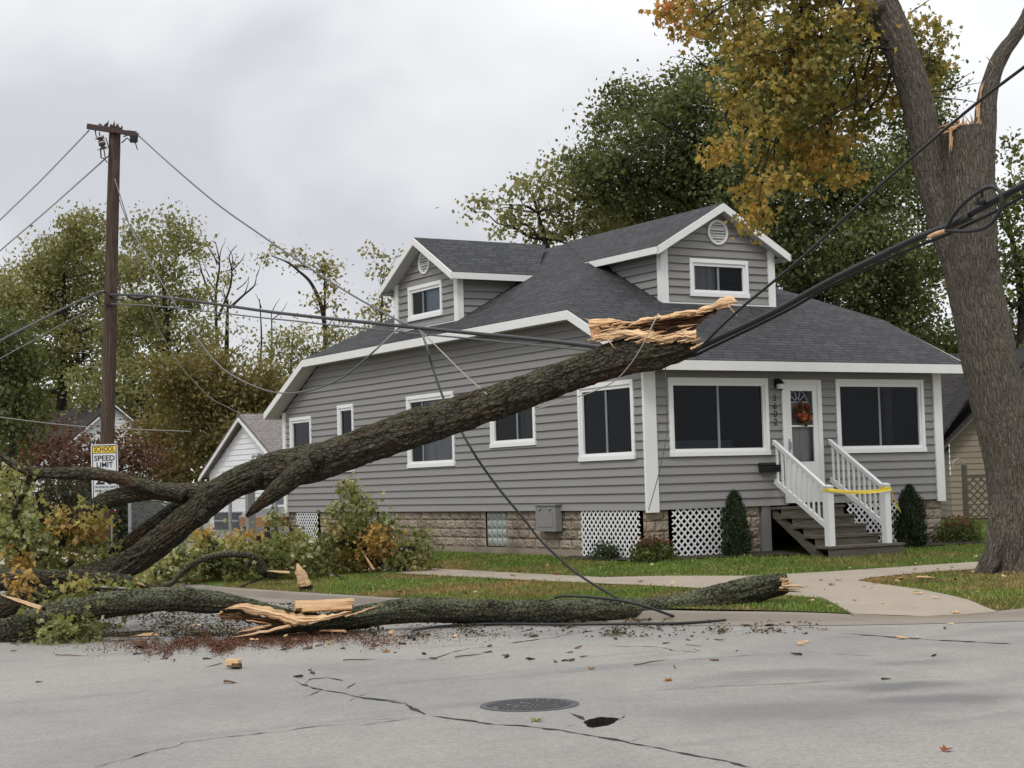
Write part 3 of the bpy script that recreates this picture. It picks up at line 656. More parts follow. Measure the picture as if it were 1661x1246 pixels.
# windows
def window(rect, place, par, mull=.5, curtain_or_reflection=None, head=.13, side=.115, sill=.13, cmat='curtain_cloth'):
    a0, a1, z0, z1 = rect; m = MB()
    def slab(b0, b1, c0, c1, o0, o1):
        v = [place(b0, c0, o0), place(b1, c0, o0), place(b1, c1, o0), place(b0, c1, o0), place(b0, c0, o1), place(b1, c0, o1), place(b1, c1, o1), place(b0, c1, o1)]
        return v, np.array([(0, 3, 2, 1), (4, 5, 6, 7), (0, 1, 5, 4), (1, 2, 6, 5), (2, 3, 7, 6), (3, 0, 4, 7)])
    fr = .055
    for s_ in ((a0, a1, z1-.075, z1, -.02, .048), (a0-.012, a1+.012, z0-.004, z0+.075, -.02, .058), (a0, a0+.07, z0+.075, z1-.075, -.02, .045), (a1-.07, a1, z0+.075, z1-.075, -.02, .045)): m.add(*slab(*s_))
    i0, i1, j0, j1 = a0+.07, a1-.07, z0+.075, z1-.075
    for s_ in ((i0, i1, j1-.06, j1, -.05, .022), (i0, i1, j0, j0+.05, -.05, .024), (i0, i0+.045, j0+.05, j1-.06, -.05, .02), (i1-.045, i1, j0+.05, j1-.06, -.05, .02)): m.add(*slab(*s_))
    w = m.build('window', MT['white_vinyl'], par)
    g0, g1, h0, h1 = i0+.045, i1-.045, j0+.05, j1-.06
    g = MB(); pq = [np.array(place(g0, h0, -.02)), np.array(place(g1, h0, -.02)), np.array(place(g1, h1, -.02)), np.array(place(g0, h1, -.02))]
    outw = np.array(place(0, 0, 1))-np.array(place(0, 0, 0))
    if np.cross(pq[1]-pq[0], pq[2]-pq[0])@outw < 0: pq = pq[::-1]
    g.add(pq, np.array([(0, 1, 2, 3)])); g.build('pane', MT['clear_glass' if curtain_or_reflection else 'window_glass'], w)
    if mull:
        c = g0+(g1-g0)*mull; MB().add(*slab(c-.022, c+.022, h0, h1, -.03, -.004)).build('mullion', MT['sash_grey'], w)
    if curtain_or_reflection:
        cm = MB(); (c0, c1) = curtain_or_reflection; n = 40; x = np.linspace(g0+(g1-g0)*c0, g0+(g1-g0)*c1, n+1); o_ = -.10+.022*np.sin(np.arange(n+1)*1.9)+.01*np.sin(np.arange(n+1)*.7)
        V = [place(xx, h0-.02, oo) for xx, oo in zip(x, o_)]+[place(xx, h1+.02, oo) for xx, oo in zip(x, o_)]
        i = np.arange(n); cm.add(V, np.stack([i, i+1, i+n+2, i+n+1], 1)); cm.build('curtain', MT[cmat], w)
    return w
window(FWIN[0], front(0), house); window(FWIN[1], front(0), house, .5, (.6, .70), cmat='dark_curtain')
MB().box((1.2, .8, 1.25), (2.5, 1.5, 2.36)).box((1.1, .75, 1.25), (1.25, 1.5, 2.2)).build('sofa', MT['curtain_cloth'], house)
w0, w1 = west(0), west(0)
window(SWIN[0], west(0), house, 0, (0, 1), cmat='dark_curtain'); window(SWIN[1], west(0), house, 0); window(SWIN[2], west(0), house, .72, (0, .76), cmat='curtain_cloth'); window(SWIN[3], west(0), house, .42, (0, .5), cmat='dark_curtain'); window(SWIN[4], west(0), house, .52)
# door
dm = MB(); pl = front(0)
def fb(m, a0, a1, z0, z1, y0, y1, mi=0): m.box((a0, y0, z0), (a1, y1, z1), mi=mi)
fb(dm, 2.98, 3.07, 1.2, 3.40, -.05, .04); fb(dm, 3.81, 3.90, 1.2, 3.40, -.05, .04); fb(dm, 3.07, 3.81, 3.32, 3.40, -.05, .04)
fb(dm, 3.07, 3.19, 1.2, 3.32, -.03, .01); fb(dm, 3.70, 3.81, 1.2, 3.32, -.03, .01); fb(dm, 3.19, 3.70, 3.20, 3.32, -.03, .01); fb(dm, 3.19, 3.70, 1.2, 1.93, -.03, .01); fb(dm, 3.19, 3.70, 2.555, 2.585, -.028, .008)
door = dm.build('door', MT['white_trim'], house)
MB().add([(3.19, -.01, 1.93), (3.70, -.01, 1.93), (3.70, -.01, 3.2), (3.19, -.01, 3.2)], np.array([(0, 1, 2, 3)])).build('pane', MT['clear_glass'], door)
idm = MB(); fb(idm, 3.07, 3.81, 1.2, 2.98, .10, .14); fb(idm, 3.07, 3.16, 2.98, 3.3, .1, .14); fb(idm, 3.73, 3.81, 2.98, 3.3, .1, .14)
for (a0, a1) in ((3.2, 3.42), (3.47, 3.69)):
    for (z0, z1) in ((1.95, 2.12), (2.17, 2.5), (2.55, 2.9)): fb(idm, a0, a1, z0, z1, .092, .1)
idm.build('inner_door', MT['inner_door'], door)
fl = MB(); fb(fl, 3.18, 3.7, 2.985, 3.015, .07, .09)
c0 = np.array((3.44, .08, 3.0))
for a in np.linspace(0, math.pi, 6)[0:6]: fl.bar(c0+np.array((math.cos(a), 0, math.sin(a)))*.06, c0+np.array((math.cos(a), 0, math.sin(a)))*.22, .016, .016, (0, 1, 0))
aa = np.linspace(0, math.pi, 14)
fl.tube([c0+np.array((math.cos(a), 0, math.sin(a)))*.065 for a in aa], .009, 6); fl.tube([c0+np.array((math.cos(a), 0, math.sin(a)))*.22 for a in aa], .011, 6)
fl.build('fanlight', MT['white_trim'], door)
MB().tube([(3.125, -.03, 2.28), (3.125, -.075, 2.28), (3.125, -.075, 2.16), (3.125, -.03, 2.16)], .012, 6, smooth=False).box((3.105, -.036, 2.1), (3.145, -.03, 2.34)).build('handle', MT['galvanised'], door)
fb(MB(), 0, 1, 0, 1, 0, 1)
# small fittings on the front
lp = MB(); lx, ly = 2.875, -.13
lp.box((lx-.05, -.05, 3.26), (lx+.05, -.026, 3.42)).tube([(lx, -.05, 3.37), (lx, -.10, 3.41), (lx, ly, 3.38)], .012, 6)
lp.lathe((lx, ly, 3.2), [(.0, .19), (.03, .185), (.075, .13), (.085, .12), (.04, .118), (.055, .02), (.03, 0), (0, 0)], 12)
lamp = lp.build('porch_lamp', MT['black_paint'], house)
MB().lathe((lx, ly, 3.2), [(.061, .025), (.068, .11)], 12).build('lamp_glass', MT['lamp_glass'], lamp)
def text_verts(txt, size):
    cu = bpy.data.curves.new('t', 'FONT'); cu.body = txt; cu.size = size; cu.align_x = 'CENTER'; cu.extrude = .002; cu.offset = size*.012
    o = bpy.data.objects.new('t', cu); COL.objects.link(o); dg = bpy.context.evaluated_depsgraph_get(); dg.update()
    me = bpy.data.meshes.new_from_object(o.evaluated_get(dg)); v = np.array([tuple(p.co) for p in me.vertices]); f = [np.array(p.vertices) for p in me.polygons]
    bpy.data.objects.remove(o); bpy.data.curves.remove(cu); bpy.data.meshes.remove(me)
    return v, f
nm = MB()
for k, ch in enumerate('3602'):
    v, f = text_verts(ch, .158); zc = 3.075-.142*k; zz = v[:, 1]-(v[:, 1].min()+v[:, 1].max())/2
    nm.add(np.column_stack([2.825+v[:, 0], -.034-v[:, 2], zc+zz]), f)
nm.build('house_number', MT['black_paint'], house)
bx = MB().box((2.66, -.028, 3.0), (2.661, -.026, 3.001))
mbx = MB(); mbx.prism([(2.40, -.03, 1.76), (2.40, -.13, 1.76), (2.40, -.15, 1.86), (2.40, -.03, 1.93)], (.42, 0, 0)); mbx.box((2.385, -.165, 1.87), (2.835, -.12, 1.885)).box((2.385, -.165, 1.85), (2.835, -.155, 1.885))
tag(mbx.build('mailbox', MT['black_paint']), 'black wall mailbox beside the stair rail under the front window', 'mailbox')
ub = MB(); ub.box((-.14, 2.68, .80), (-.0, 3.36, 1.29)).box((-.165, 2.65, 1.27), (.0, 3.39, 1.30)).box((-.15, 2.76, .88), (-.139, 3.28, 1.16)); ub.tube([(-.15, 2.86, 1.22), (-.165, 2.86, 1.19)], .03, 8).tube([(-.15, 3.2, 1.22), (-.165, 3.2, 1.19)], .03, 8)
ub.build('meter_box', MT['grey_paint'], house)
MB().box((2.47, .0, .2), (2.66, .12, 1.17)).build('porch_post', MT['grey_paint'], house)
# lattice over the openings of the crawl space
def lattice(rect, place, par, sp=.095, w=.03, name='lattice'):
    a0, a1, z0, z1 = rect; m = MB(); k = 1.0
    for sgn, off in ((1, .0), (-1, .009)):
        c = a0-(z1-z0) if sgn > 0 else a0
        end = a1 if sgn > 0 else a1+(z1-z0)
        while c < end:
            # a = c + (z-z0) or a = c - (z-z0)
            ts = [0, z1-z0]
            lo = max(0, (a0-c) if sgn > 0 else (c-a1)); hi = min(z1-z0, (a1-c) if sgn > 0 else (c-a0))
            if hi-lo > .02:
                p = [(c+sgn*lo, z0+lo), (c+sgn*hi, z0+hi)]; h = w*.7
                v = [place(p[0][0]-h, p[0][1], off), place(p[0][0]+h, p[0][1], off), place(p[1][0]+h, p[1][1], off), place(p[1][0]-h, p[1][1], off)]
                v += [place(p[0][0]-h, p[0][1], off+.008), place(p[0][0]+h, p[0][1], off+.008), place(p[1][0]+h, p[1][1], off+.008), place(p[1][0]-h, p[1][1], off+.008)]
                m.add(v, np.array([(0, 3, 2, 1), (4, 5, 6, 7), (0, 1, 5, 4), (1, 2, 6, 5), (2, 3, 7, 6), (3, 0, 4, 7)]))
            c += sp*1.414
    return m.build(name, MT['white_vinyl'], par)
lattice((.5, 1.68, .33, 1.18), front(-.0), house); lattice((4.45, 5.74, .36, 1.165), front(-.0), house); lattice((.24, 2.03, .33, 1.18), west(-.0), house); lattice((13.24, 14.46, .36, 1.16), west(-.0), house)
# dormers
def dormer(place3, c, hw, tip, wall, zr_, ze, back_r, zbot, win, vent, eaveback, cheekback, labels):
    """gabled dormer; local axes: a across, b inwards; place3(a, b, z)"""
    o_hw = hw+.26
    r = MB(); sl = (zr_-ze)/o_hw
    for s_ in (-1, 1):
        P = [place3(c+s_*o_hw, tip, ze), place3(c, tip, zr_), place3(c, back_r, zr_), place3(c+s_*o_hw, eaveback, ze)]
        roofslab(r, P)
    f = MB()
    # rake boards and eave fascia
    def brd(p, q_, h, th_dir, th=.03):
        p = np.array(p); q_ = np.array(q_); t = np.array(th_dir)*th
        v = [p, q_, q_-(0, 0, h), p-(0, 0, h)]; v = np.array(v); v = np.vstack([v, v+t])
        f.add(v, np.array([(0, 1, 2, 3), (7, 6, 5, 4), (0, 4, 5, 1), (1, 5, 6, 2), (2, 6, 7, 3), (3, 7, 4, 0)]))
    outd = np.array(place3(0, -1, 0))-np.array(place3(0, 0, 0))
    for s_ in (-1, 1):
        sd = np.array(place3(s_, 0, 0))-np.array(place3(0, 0, 0))
        brd(place3(c+s_*(o_hw+.01), tip, ze-.012), place3(c, tip, zr_-.012), .15, outd)
        brd(place3(c+s_*o_hw, tip-.03, ze-.012), place3(c+s_*o_hw, eaveback, ze-.012), .13, sd)
    dr = r.build('dormer_roof', MT['charcoal_shingles'], house)
    f.build('fascia', MT['white_trim'], dr)
    s = MB(); dd = .13
    for s_ in (-1, 1):
        s.add([place3(c+s_*o_hw, tip, ze-dd), place3(c, tip, zr_-dd), place3(c, wall, zr_-dd), place3(c+s_*o_hw, wall, ze-dd)], np.array([(0, 1, 2, 3)]))
        s.add([place3(c+s_*o_hw, tip, ze-dd), place3(c+s_*hw, tip, ze-dd+.02), place3(c+s_*hw, eaveback, ze-dd+.02), place3(c+s_*o_hw, eaveback, ze-dd)], np.array([(0, 1, 2, 3)]))
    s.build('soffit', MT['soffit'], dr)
    zw = zr_-sl*hw-.1
    w = MB(); pl_ = lambda a, z, o: place3(a, wall-o, z)
    siding(w, [(c-hw, zbot-.25), (c+hw, zbot-.25), (c+hw, zw), (c, zr_-.12), (c-hw, zw)], [shr(win)], pl_, zbot)
    for s_ in (-1, 1):
        # cheek: triangle between wall, eave and main roof
        pc = lambda a, z, o, s_=s_: place3(c+s_*(hw+o), a, z)
        siding(w, [(wall, zbot-.25), (wall+.05, zbot-.25), (cheekback, zw), (wall, zw)], [], pc, zbot)
    dw = w.build('dormer_wall', MT['grey_siding'], house)
    for s_ in (-1, 1):
        b = MB(); a0, a1 = sorted((c+s_*hw-s_*.115, c+s_*hw+s_*.048))
        P = [place3(a0, wall-.052, zbot-.05), place3(a1, wall+.085, zw+.02)]; lo = np.minimum(P[0], P[1]); hi = np.maximum(P[0], P[1])
        b.box(lo, hi); b.build('corner_board', MT['white_trim'], dw)
    b = MB(); P = [place3(c-hw-.02, wall-.064, zbot-.05), place3(c+hw+.02, wall-.028, zbot-.015)]; b.box(np.minimum(*P), np.maximum(*P))
    b.build('base_trim', MT['white_trim'], dw)
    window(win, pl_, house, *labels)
    v = MB(); n = 28; vr = .245; vc = vent
    th = np.linspace(0, 2*math.pi, n, endpoint=False)
    ring = [(vr+.0, 0), (vr, .05), (vr-.05, .05), (vr-.055, .012)]
    V = [pl_(vc[0]+r_*math.cos(t), vc[1]+r_*math.sin(t), o) for r_, o in ring for t in th]
    F = [np.array([k*n+i, k*n+(i+1) % n, (k+1)*n+(i+1) % n, (k+1)*n+i]) for k in range(len(ring)-1) for i in range(n)]
    F.append(np.arange(n)+3*n)
    v.add(V, F)
    for z in np.linspace(-.155, .155, 7):
        hw_ = math.sqrt(max((vr-.055)**2-z*z, .0001))-.012
        v.add([pl_(vc[0]-hw_, vc[1]+z-.016, .046), pl_(vc[0]+hw_, vc[1]+z-.016, .046), pl_(vc[0]+hw_, vc[1]+z+.016, .018), pl_(vc[0]-hw_, vc[1]+z+.016, .018)], np.array([(0, 1, 2, 3)]))
    v.build('gable_vent', MT['white_trim'], dw)
dormer(lambda a, b, z: (a, b, z), 3.48, 1.33, 2.06, 2.3, 6.94, 6.03, 7.6, 5.03, (2.79, 4.20, 5.15, 5.87), (3.49, 6.40), 4.45, 4.28, (.5, (0, .49), .13, .115, .13, 'curtain_cloth'))  # pale sheet behind half the glass stands in for reflected sky
dormer(lambda a, b, z: (b, a, z), 7.98, 1.36, -.08, .2, 6.92, 6.0, 3.2, 5.06, (7.27, 8.76, 5.22, 5.95), (8.0, 6.40), 1.95, 1.82, (.62, (.08, .60), .13, .115, .13, 'blue_sheer'))  # pale blue curtain, its colour imitating sky reflection in the pane
# ------------------------------------------------------------------ leaves
def leaf_template(kind):
    if kind == 'quad':
        v = np.array([(0, 0, 0), (.34, .45, .06), (0, 1, 0), (-.34, .45, .06)]); f = np.array([(0, 1, 2), (0, 2, 3)])
    elif kind == 'blade':
        v = np.array([(-.12, 0, 0), (.12, 0, 0), (0, 1, .1)]); f = np.array([(0, 1, 2)])
    else:
        o = [(0, .0), (.16, .02), (.50, .10), (.34, .30), (.52, .60), (.20, .58), (0, 1.0), (-.20, .58), (-.52, .60), (-.34, .30), (-.50, .10), (-.16, .02)]
        v = np.array([(0, .33, -.03)]+[(x, y, .42*abs(x)-.25*max(0, y-.5)**2+(.10 if abs(x) > .45 else 0)) for x, y in o]); n = len(o)
        f = np.array([(0, 1+i, 1+(i+1) % n) for i in range(n)])
    return v, f
def leaves(mb, P, size, tint, kind='quad', droop=.0, up=.0, var=.42, flat=1.0):
    P = np.asarray(P); n = len(P); T, F = leaf_template(kind); k = len(T)
    d = rng.normal(size=(n, 3)); d[:, 2] -= droop; d[:, 2] *= flat; d /= np.linalg.norm(d, axis=1)[:, None]
    nr = rng.normal(size=(n, 3)); nr[:, 2] += up; sd = np.cross(d, nr); sd /= np.linalg.norm(sd, axis=1)[:, None]+1e-9; nr = np.cross(sd, d)
    s = (size*rng.uniform(1-var, 1+var, n))[:, None, None]
    V = P[:, None, :]+s*(T[None, :, 0:1]*sd[:, None, :]+T[None, :, 1:2]*d[:, None, :]+T[None, :, 2:3]*nr[:, None, :])
    tt = np.repeat(np.asarray(tint)[:, None, :], k, 1)
    FF = (np.arange(n)[:, None, None]*k+F[None]).reshape(-1, F.shape[1])
    return mb.add(V.reshape(-1, 3), FF, tint=tt.reshape(-1, 3))
def pal(cols, n, jit=.11):
    c = np.array(cols)[rng.integers(0, len(cols), n)]; return np.clip(c*rng.uniform(1-jit, 1+jit, (n, 1))*rng.uniform(.96, 1.04, (n, 3)), 0, 1)
def curve_to(a, b, bend=.15, n=5, sag=0.0):
    a = np.array(a, float); b = np.array(b, float); L = np.linalg.norm(b-a); t = np.linspace(0, 1, n)[:, None]
    o = rng.normal(0, bend*L, 3); o[2] = abs(o[2])*.3+sag*L
    return a+(b-a)*t+o*(4*t*(1-t))*.5 + np.vstack([[0]*3, rng.normal(0, .03*L, (n-2, 3)), [0]*3])
def tree(name, label, cat, base, clumps, depth, dspread, cols, leaf, per, ncl, trunk_r, group=None, kind='quad', fork=.35, sig=.42, clcols=None, droop=.2, twigs=True, mat='leaf', barkm='tree_bark', top=None, limb=.35, bare=(), dm=11.0):
    """trunk and limbs reaching to clumps of leaves; clumps are (x, y, radius) marks in photo pixels turned into real positions at the tree's distance"""
    root = thing(name, label, cat, group, base)
    base = np.array(base, float); w = MB(); lf = MB(); inv = -base
    C = [(at(px, py, depth+rng.uniform(-dspread, dspread)), r*depth/FPX) for px, py, r in clumps]
    cen = np.mean([c for c, r in C], 0); zlo = min(c[2]-r for c, r in C)
    ft = base+np.array([(cen[0]-base[0])*.25, (cen[1]-base[1])*.25, max(.8, (cen[2]-base[2])*fork)])
    tp = np.array(top) if top is not None else np.array([cen[0], cen[1], max(c[2] for c, r in C)*.8+.1*cen[2]])
    mid = (ft+tp)/2+rng.normal(0, .25, 3)
    w.tube(np.array([base-(0, 0, .2), base+(ft-base)*.4, ft, mid, tp])+inv, [trunk_r*1.25, trunk_r, trunk_r*.85, trunk_r*.5, trunk_r*.12], 9)
    spine = np.array([base+(ft-base)*t for t in np.linspace(.55, 1, 5)]+[ft+(mid-ft)*t for t in np.linspace(.2, 1, 5)]+[mid+(tp-mid)*t for t in np.linspace(.2, .9, 4)])
    sr = np.concatenate([np.full(5, trunk_r*.85), np.linspace(.8, .5, 5)*trunk_r, np.linspace(.45, .18, 4)*trunk_r])
    for (c, r) in C:
        dv = np.linalg.norm(spine-c, axis=1)+np.where(spine[:, 2] > c[2]-.15*r, 2.5*r+1.5, 0)
        i = int(np.argmin(dv)); lr = min(sr[i]*.6, trunk_r*limb)
        pth = curve_to(spine[i], c, .12, 6); w.tube(pth+inv, np.linspace(lr, lr*.22, 6), 6)
        n = max(2, int(ncl*r*r*dm)); u = rng.normal(size=(n, 3)); u /= np.linalg.norm(u, axis=1)[:, None]; u *= (rng.uniform(.1, 1, n)**.45)[:, None]*r; u[:, 2] *= .9
        for q_ in u:
            if twigs and rng.random() < 1.3/dm:
                st = pth[rng.integers(3, 6)]; w.tube(curve_to(st, c+q_, .1, 4)+inv, np.linspace(lr*.25, .006, 4), 4, smooth=False)
            m = max(3, int(per*rng.uniform(.5, 1.5)))
            pp = c+q_+rng.normal(0, 1, (m, 3))*np.array([sig, sig, sig*.7])*rng.uniform(.6, 1.3)
            cc = clcols(c+q_) if clcols else cols
            t = pal(cc, m)*rng.uniform(.78, 1.22)
            leaves(lf, pp+inv, leaf, t, kind, droop, .4)
    for (pts, r0) in bare:
        w.tube(np.array(pts)+inv, np.linspace(r0, r0*.2, len(pts)), 5)
    t_ = w.build('trunk', MT[barkm], root, True)
    c_ = lf.build('crown', MT[mat], root)
    return root
GREEN = [(.18, .195, .08), (.225, .225, .095), (.14, .16, .065), (.26, .245, .115)]
OLIVE = [(.235, .23, .095), (.28, .255, .11), (.19, .20, .08), (.31, .27, .125)]
BROWN = [(.165, .145, .05), (.19, .155, .058), (.125, .125, .045), (.20, .15, .06)]
DARK = [(.070, .092, .03), (.09, .112, .036), (.055, .074, .025), (.115, .13, .045)]
GOLD = [(.34, .22, .035), (.42, .24, .04), (.28, .21, .04), (.40, .19, .03)]
def bare_limbs(pxs, depth, r0): return ([at(x, y, depth) for x, y in pxs], r0)
BG = 'trees behind the houses'
tree('leafy_tree', 'tall broad green tree behind the top of the utility pole, left of it', 'tree', at(95, 850, 90)*np.array([1, 1, 0]), [(60, 470, 70), (20, 555, 85), (110, 415, 60), (150, 375, 38), (120, 380, 35), (110, 500, 80), (55, 630, 75), (150, 570, 75), (190, 440, 45), (10, 480, 50), (190, 520, 50), (85, 420, 45)], 90, 4, GREEN+OLIVE[:2], .19, 44, 2.1, .42, BG, limb=.4, dm=8.0)
tree('leafy_tree', 'tall green tree whose thin upper twigs show sky, right of the utility pole', 'tree', at(265, 850, 84)*np.array([1, 1, 0]), [(238, 378, 36), (280, 362, 30), (312, 392, 28), (262, 430, 50), (215, 430, 35), (300, 480, 42), (225, 545, 70), (300, 560, 60), (180, 630, 70), (265, 640, 70), (250, 500, 50), (330, 430, 16)], 84, 3.5, GREEN+OLIVE[:1], .19, 42, 2.1, .38, BG, limb=.4, dm=7)
tree('leafy_tree', 'half bare tree with crooked grey branches against the sky left of the house', 'tree', at(375, 850, 92)*np.array([1, 1, 0]), [(358, 470, 28), (335, 520, 38), (392, 560, 34), (350, 590, 50), (415, 610, 30), (372, 440, 12)], 92, 2.5, OLIVE+GREEN[:2], .18, 36, 1.5, .34, BG, limb=.4,
     bare=[bare_limbs([(x0, y0), (x0+dx*.5+rng.normal(0, 2), y0-dy*.5), (x0+dx, y0-dy)], 92, .035) for x0, y0, dx, dy in [(352, 430, -14, 34), (356, 420, 10, 30), (372, 440, 12, 26), (376, 430, -8, 30), (384, 470, 20, 22), (396, 478, 8, 30), (350, 470, -22, 26), (340, 450, -12, 30), (416, 448, 6, 20), (405, 470, 14, 10), (330, 450, -14, 26), (424, 500, -10, 24), (440, 510, 14, 26), (440, 520, 26, 30)]]+[bare_limbs([(352, 560), (350, 480), (356, 430), (350, 395)], 92, .10), bare_limbs([(352, 520), (372, 470), (376, 440), (372, 415), (384, 398)], 92, .08), bare_limbs([(372, 500), (396, 478), (412, 464), (416, 448)], 92, .08), bare_limbs([(350, 500), (330, 450), (322, 420)], 92, .08), bare_limbs([(356, 430), (340, 405), (332, 388)], 92, .05), bare_limbs([(376, 440), (392, 422), (398, 410)], 92, .04), bare_limbs([(416, 640), (424, 560), (421, 485)], 92, .09), bare_limbs([(436, 640), (441, 560), (440, 505)], 92, .09), bare_limbs([(470, 640), (474, 560), (478, 530)], 92, .08)], dm=3.5)
tree('leafy_tree', 'slender tree leaning left with separate yellowing tufts left of the side dormer', 'tree', at(540, 850, 95)*np.array([1, 1, 0]), [(437, 412, 13), (448, 403, 10), (474, 405, 11), (478, 412, 8), (512, 426, 20), (530, 432, 22), (552, 430, 11), (502, 490, 16), (528, 492, 18), (540, 470, 12), (545, 510, 18), (487, 432, 8), (535, 455, 14)], 95, 1.2, OLIVE+[(.24, .17, .05)], .22, 26, 4.5, .2, BG, sig=.34, top=at(527, 430, 95), limb=.5,
     bare=[bare_limbs([(530, 560), (522, 500), (505, 460), (485, 440), (465, 425), (440, 415)], 95, .14)], dm=2.2)
tree('leafy_tree', 'small yellowing tree peeping out beside the left edge of the side dormer', 'tree', at(618, 850, 97)*np.array([1, 1, 0]), [(600, 406, 13), (622, 406, 14), (645, 410, 14), (625, 440, 14), (612, 448, 12), (640, 450, 12), (612, 490, 18), (632, 500, 20), (600, 510, 12), (648, 480, 14), (600, 535, 18)], 97, 1.2, OLIVE+[(.24, .17, .05)], .22, 26, 4.5, .2, BG, sig=.34, limb=.5, dm=2.2)
tree('bushy_tree', 'low brown and olive tree in front of the bare branches left of the garage', 'tree', at(345, 840, 74)*np.array([1, 1, 0]), [(300, 640, 65), (380, 650, 60), (262, 720, 60), (335, 720, 60), (415, 640, 40), (398, 700, 40), (440, 610, 28), (300, 770, 55), (350, 590, 40), (430, 660, 40), (280, 600, 40), (450, 640, 30)], 74, 3, BROWN, .18, 36, 2.6, .26, BG)
tree('bushy_tree', 'low thin yellow green tree rising behind the eaves at the back of the house', 'tree', at(510, 850, 88)*np.array([1, 1, 0]), [(460, 565, 34), (500, 570, 36), (555, 548, 28), (600, 530, 22), (540, 585, 28), (445, 620, 30), (485, 530, 16), (575, 560, 22), (440, 580, 20), (520, 540, 16)], 88, 2, OLIVE+GREEN[:1], .18, 32, 2.6, .2, BG, dm=5)
tree('dark_tree', 'dark green tree at the far left edge beyond the street', 'tree', at(15, 850, 66)*np.array([1, 1, 0]), [(15, 600, 55), (10, 680, 60), (42, 640, 28), (5, 540, 40), (20, 740, 50)], 66, 2.5, DARK, .2, 30, 3, .25, BG)
tree('red_maple', 'small dark red maple in front of the white house with the dark roof', 'tree', at(150, 850, 58)*np.array([1, 1, 0]), [(110, 725, 30), (200, 720, 26), (235, 735, 24), (90, 722, 36), (150, 745, 40), (205, 752, 34), (62, 755, 30), (245, 752, 26), (120, 770, 36), (190, 790, 30), (95, 690, 14)], 58, 1.6, [(.085, .03, .022), (.11, .045, .028), (.06, .028, .02), (.11, .07, .032)], .14, 26, 6, .14, dm=7)
tree('dark_shrub', 'dark evergreen shrub behind the foot of the utility pole', 'shrub', at(215, 885, 50)*np.array([1, 1, 0]), [(205, 835, 34), (225, 862, 30), (190, 868, 26), (235, 835, 26), (250, 850, 20), (222, 815, 22)], 50, .8, [(.02, .03, .014), (.03, .04, .017)], .12, 40, 12, .08, dm=9)
tree('dark_shrub', 'dark undergrowth in front of the distant white house at left', 'shrub', at(95, 880, 54)*np.array([1, 1, 0]), [(85, 805, 26), (125, 815, 28), (62, 830, 24), (105, 850, 26), (140, 845, 22), (75, 865, 22)], 54, .8, [(.03, .038, .018), (.045, .05, .022), (.06, .04, .025)], .12, 40, 10, .08)
tree('great_oak', 'huge dark green tree rising behind the house roof', 'tree', at(1290, 870, 62)*np.array([1, 1, 0]), [(985, 197, 30), (1020, 162, 30), (1065, 178, 42), (1125, 172, 50), (1060, 255, 75), (985, 285, 60), (1150, 270, 80), (1000, 345, 55), (1085, 345, 70), (1220, 200, 75), (1230, 320, 80), (1300, 250, 80), (1330, 380, 80), (1250, 420, 60), (1390, 300, 80), (1420, 420, 80), (1350, 480, 70), (1450, 520, 70), (1490, 430, 60), (1480, 280, 60), (1480, 190, 50), (1520, 130, 28), (1535, 350, 50), (1500, 570, 55), (1560, 560, 40), (950, 270, 30), (1110, 130, 24), (1170, 120, 40), (1250, 110, 50), (1330, 130, 60), (1430, 590, 40)], 62, 5, DARK+GREEN[:1], .155, 50, 2.4, .62, BG, limb=.5, dm=17)
tree('leafy_tree', 'olive tree left of the huge dark tree, drooping above the dormer roofs', 'tree', at(900, 860, 60)*np.array([1, 1, 0]), [(890, 292, 26), (920, 330, 45), (862, 322, 24), (832, 350, 26), (796, 335, 15), (768, 345, 9), (880, 372, 38), (950, 372, 45), (935, 285, 22), (830, 312, 12), (815, 365, 20), (780, 328, 9), (850, 290, 12), (900, 268, 12), (1000, 380, 40)], 60, 2, OLIVE+GREEN, .17, 26, 5.5, .3, BG, sig=.32, limb=.5, dm=5)
tree('leafy_tree', 'dark leafy tree at the right edge behind the broken trunk', 'tree', at(1640, 870, 56)*np.array([1, 1, 0]), [(1632, 340, 34), (1652, 420, 50), (1622, 520, 45), (1655, 600, 45), (1645, 245, 18), (1605, 470, 30), (1660, 300, 30), (1640, 680, 30), (1605, 560, 25)], 56, 2, DARK+GREEN[:2], .17, 30, 4.5, .3, BG)
tree('leafy_tree', 'dark tree with a thin crown filling in behind the white gable at back left', 'tree', at(60, 850, 104)*np.array([1, 1, 0]), [(40, 700, 80), (130, 690, 80), (220, 700, 80), (310, 700, 80), (400, 720, 60), (480, 640, 50), (90, 780, 60), (250, 790, 60), (380, 790, 50)], 104, 3, GREEN[:3]+DARK, .28, 24, 1.4, .4, BG)

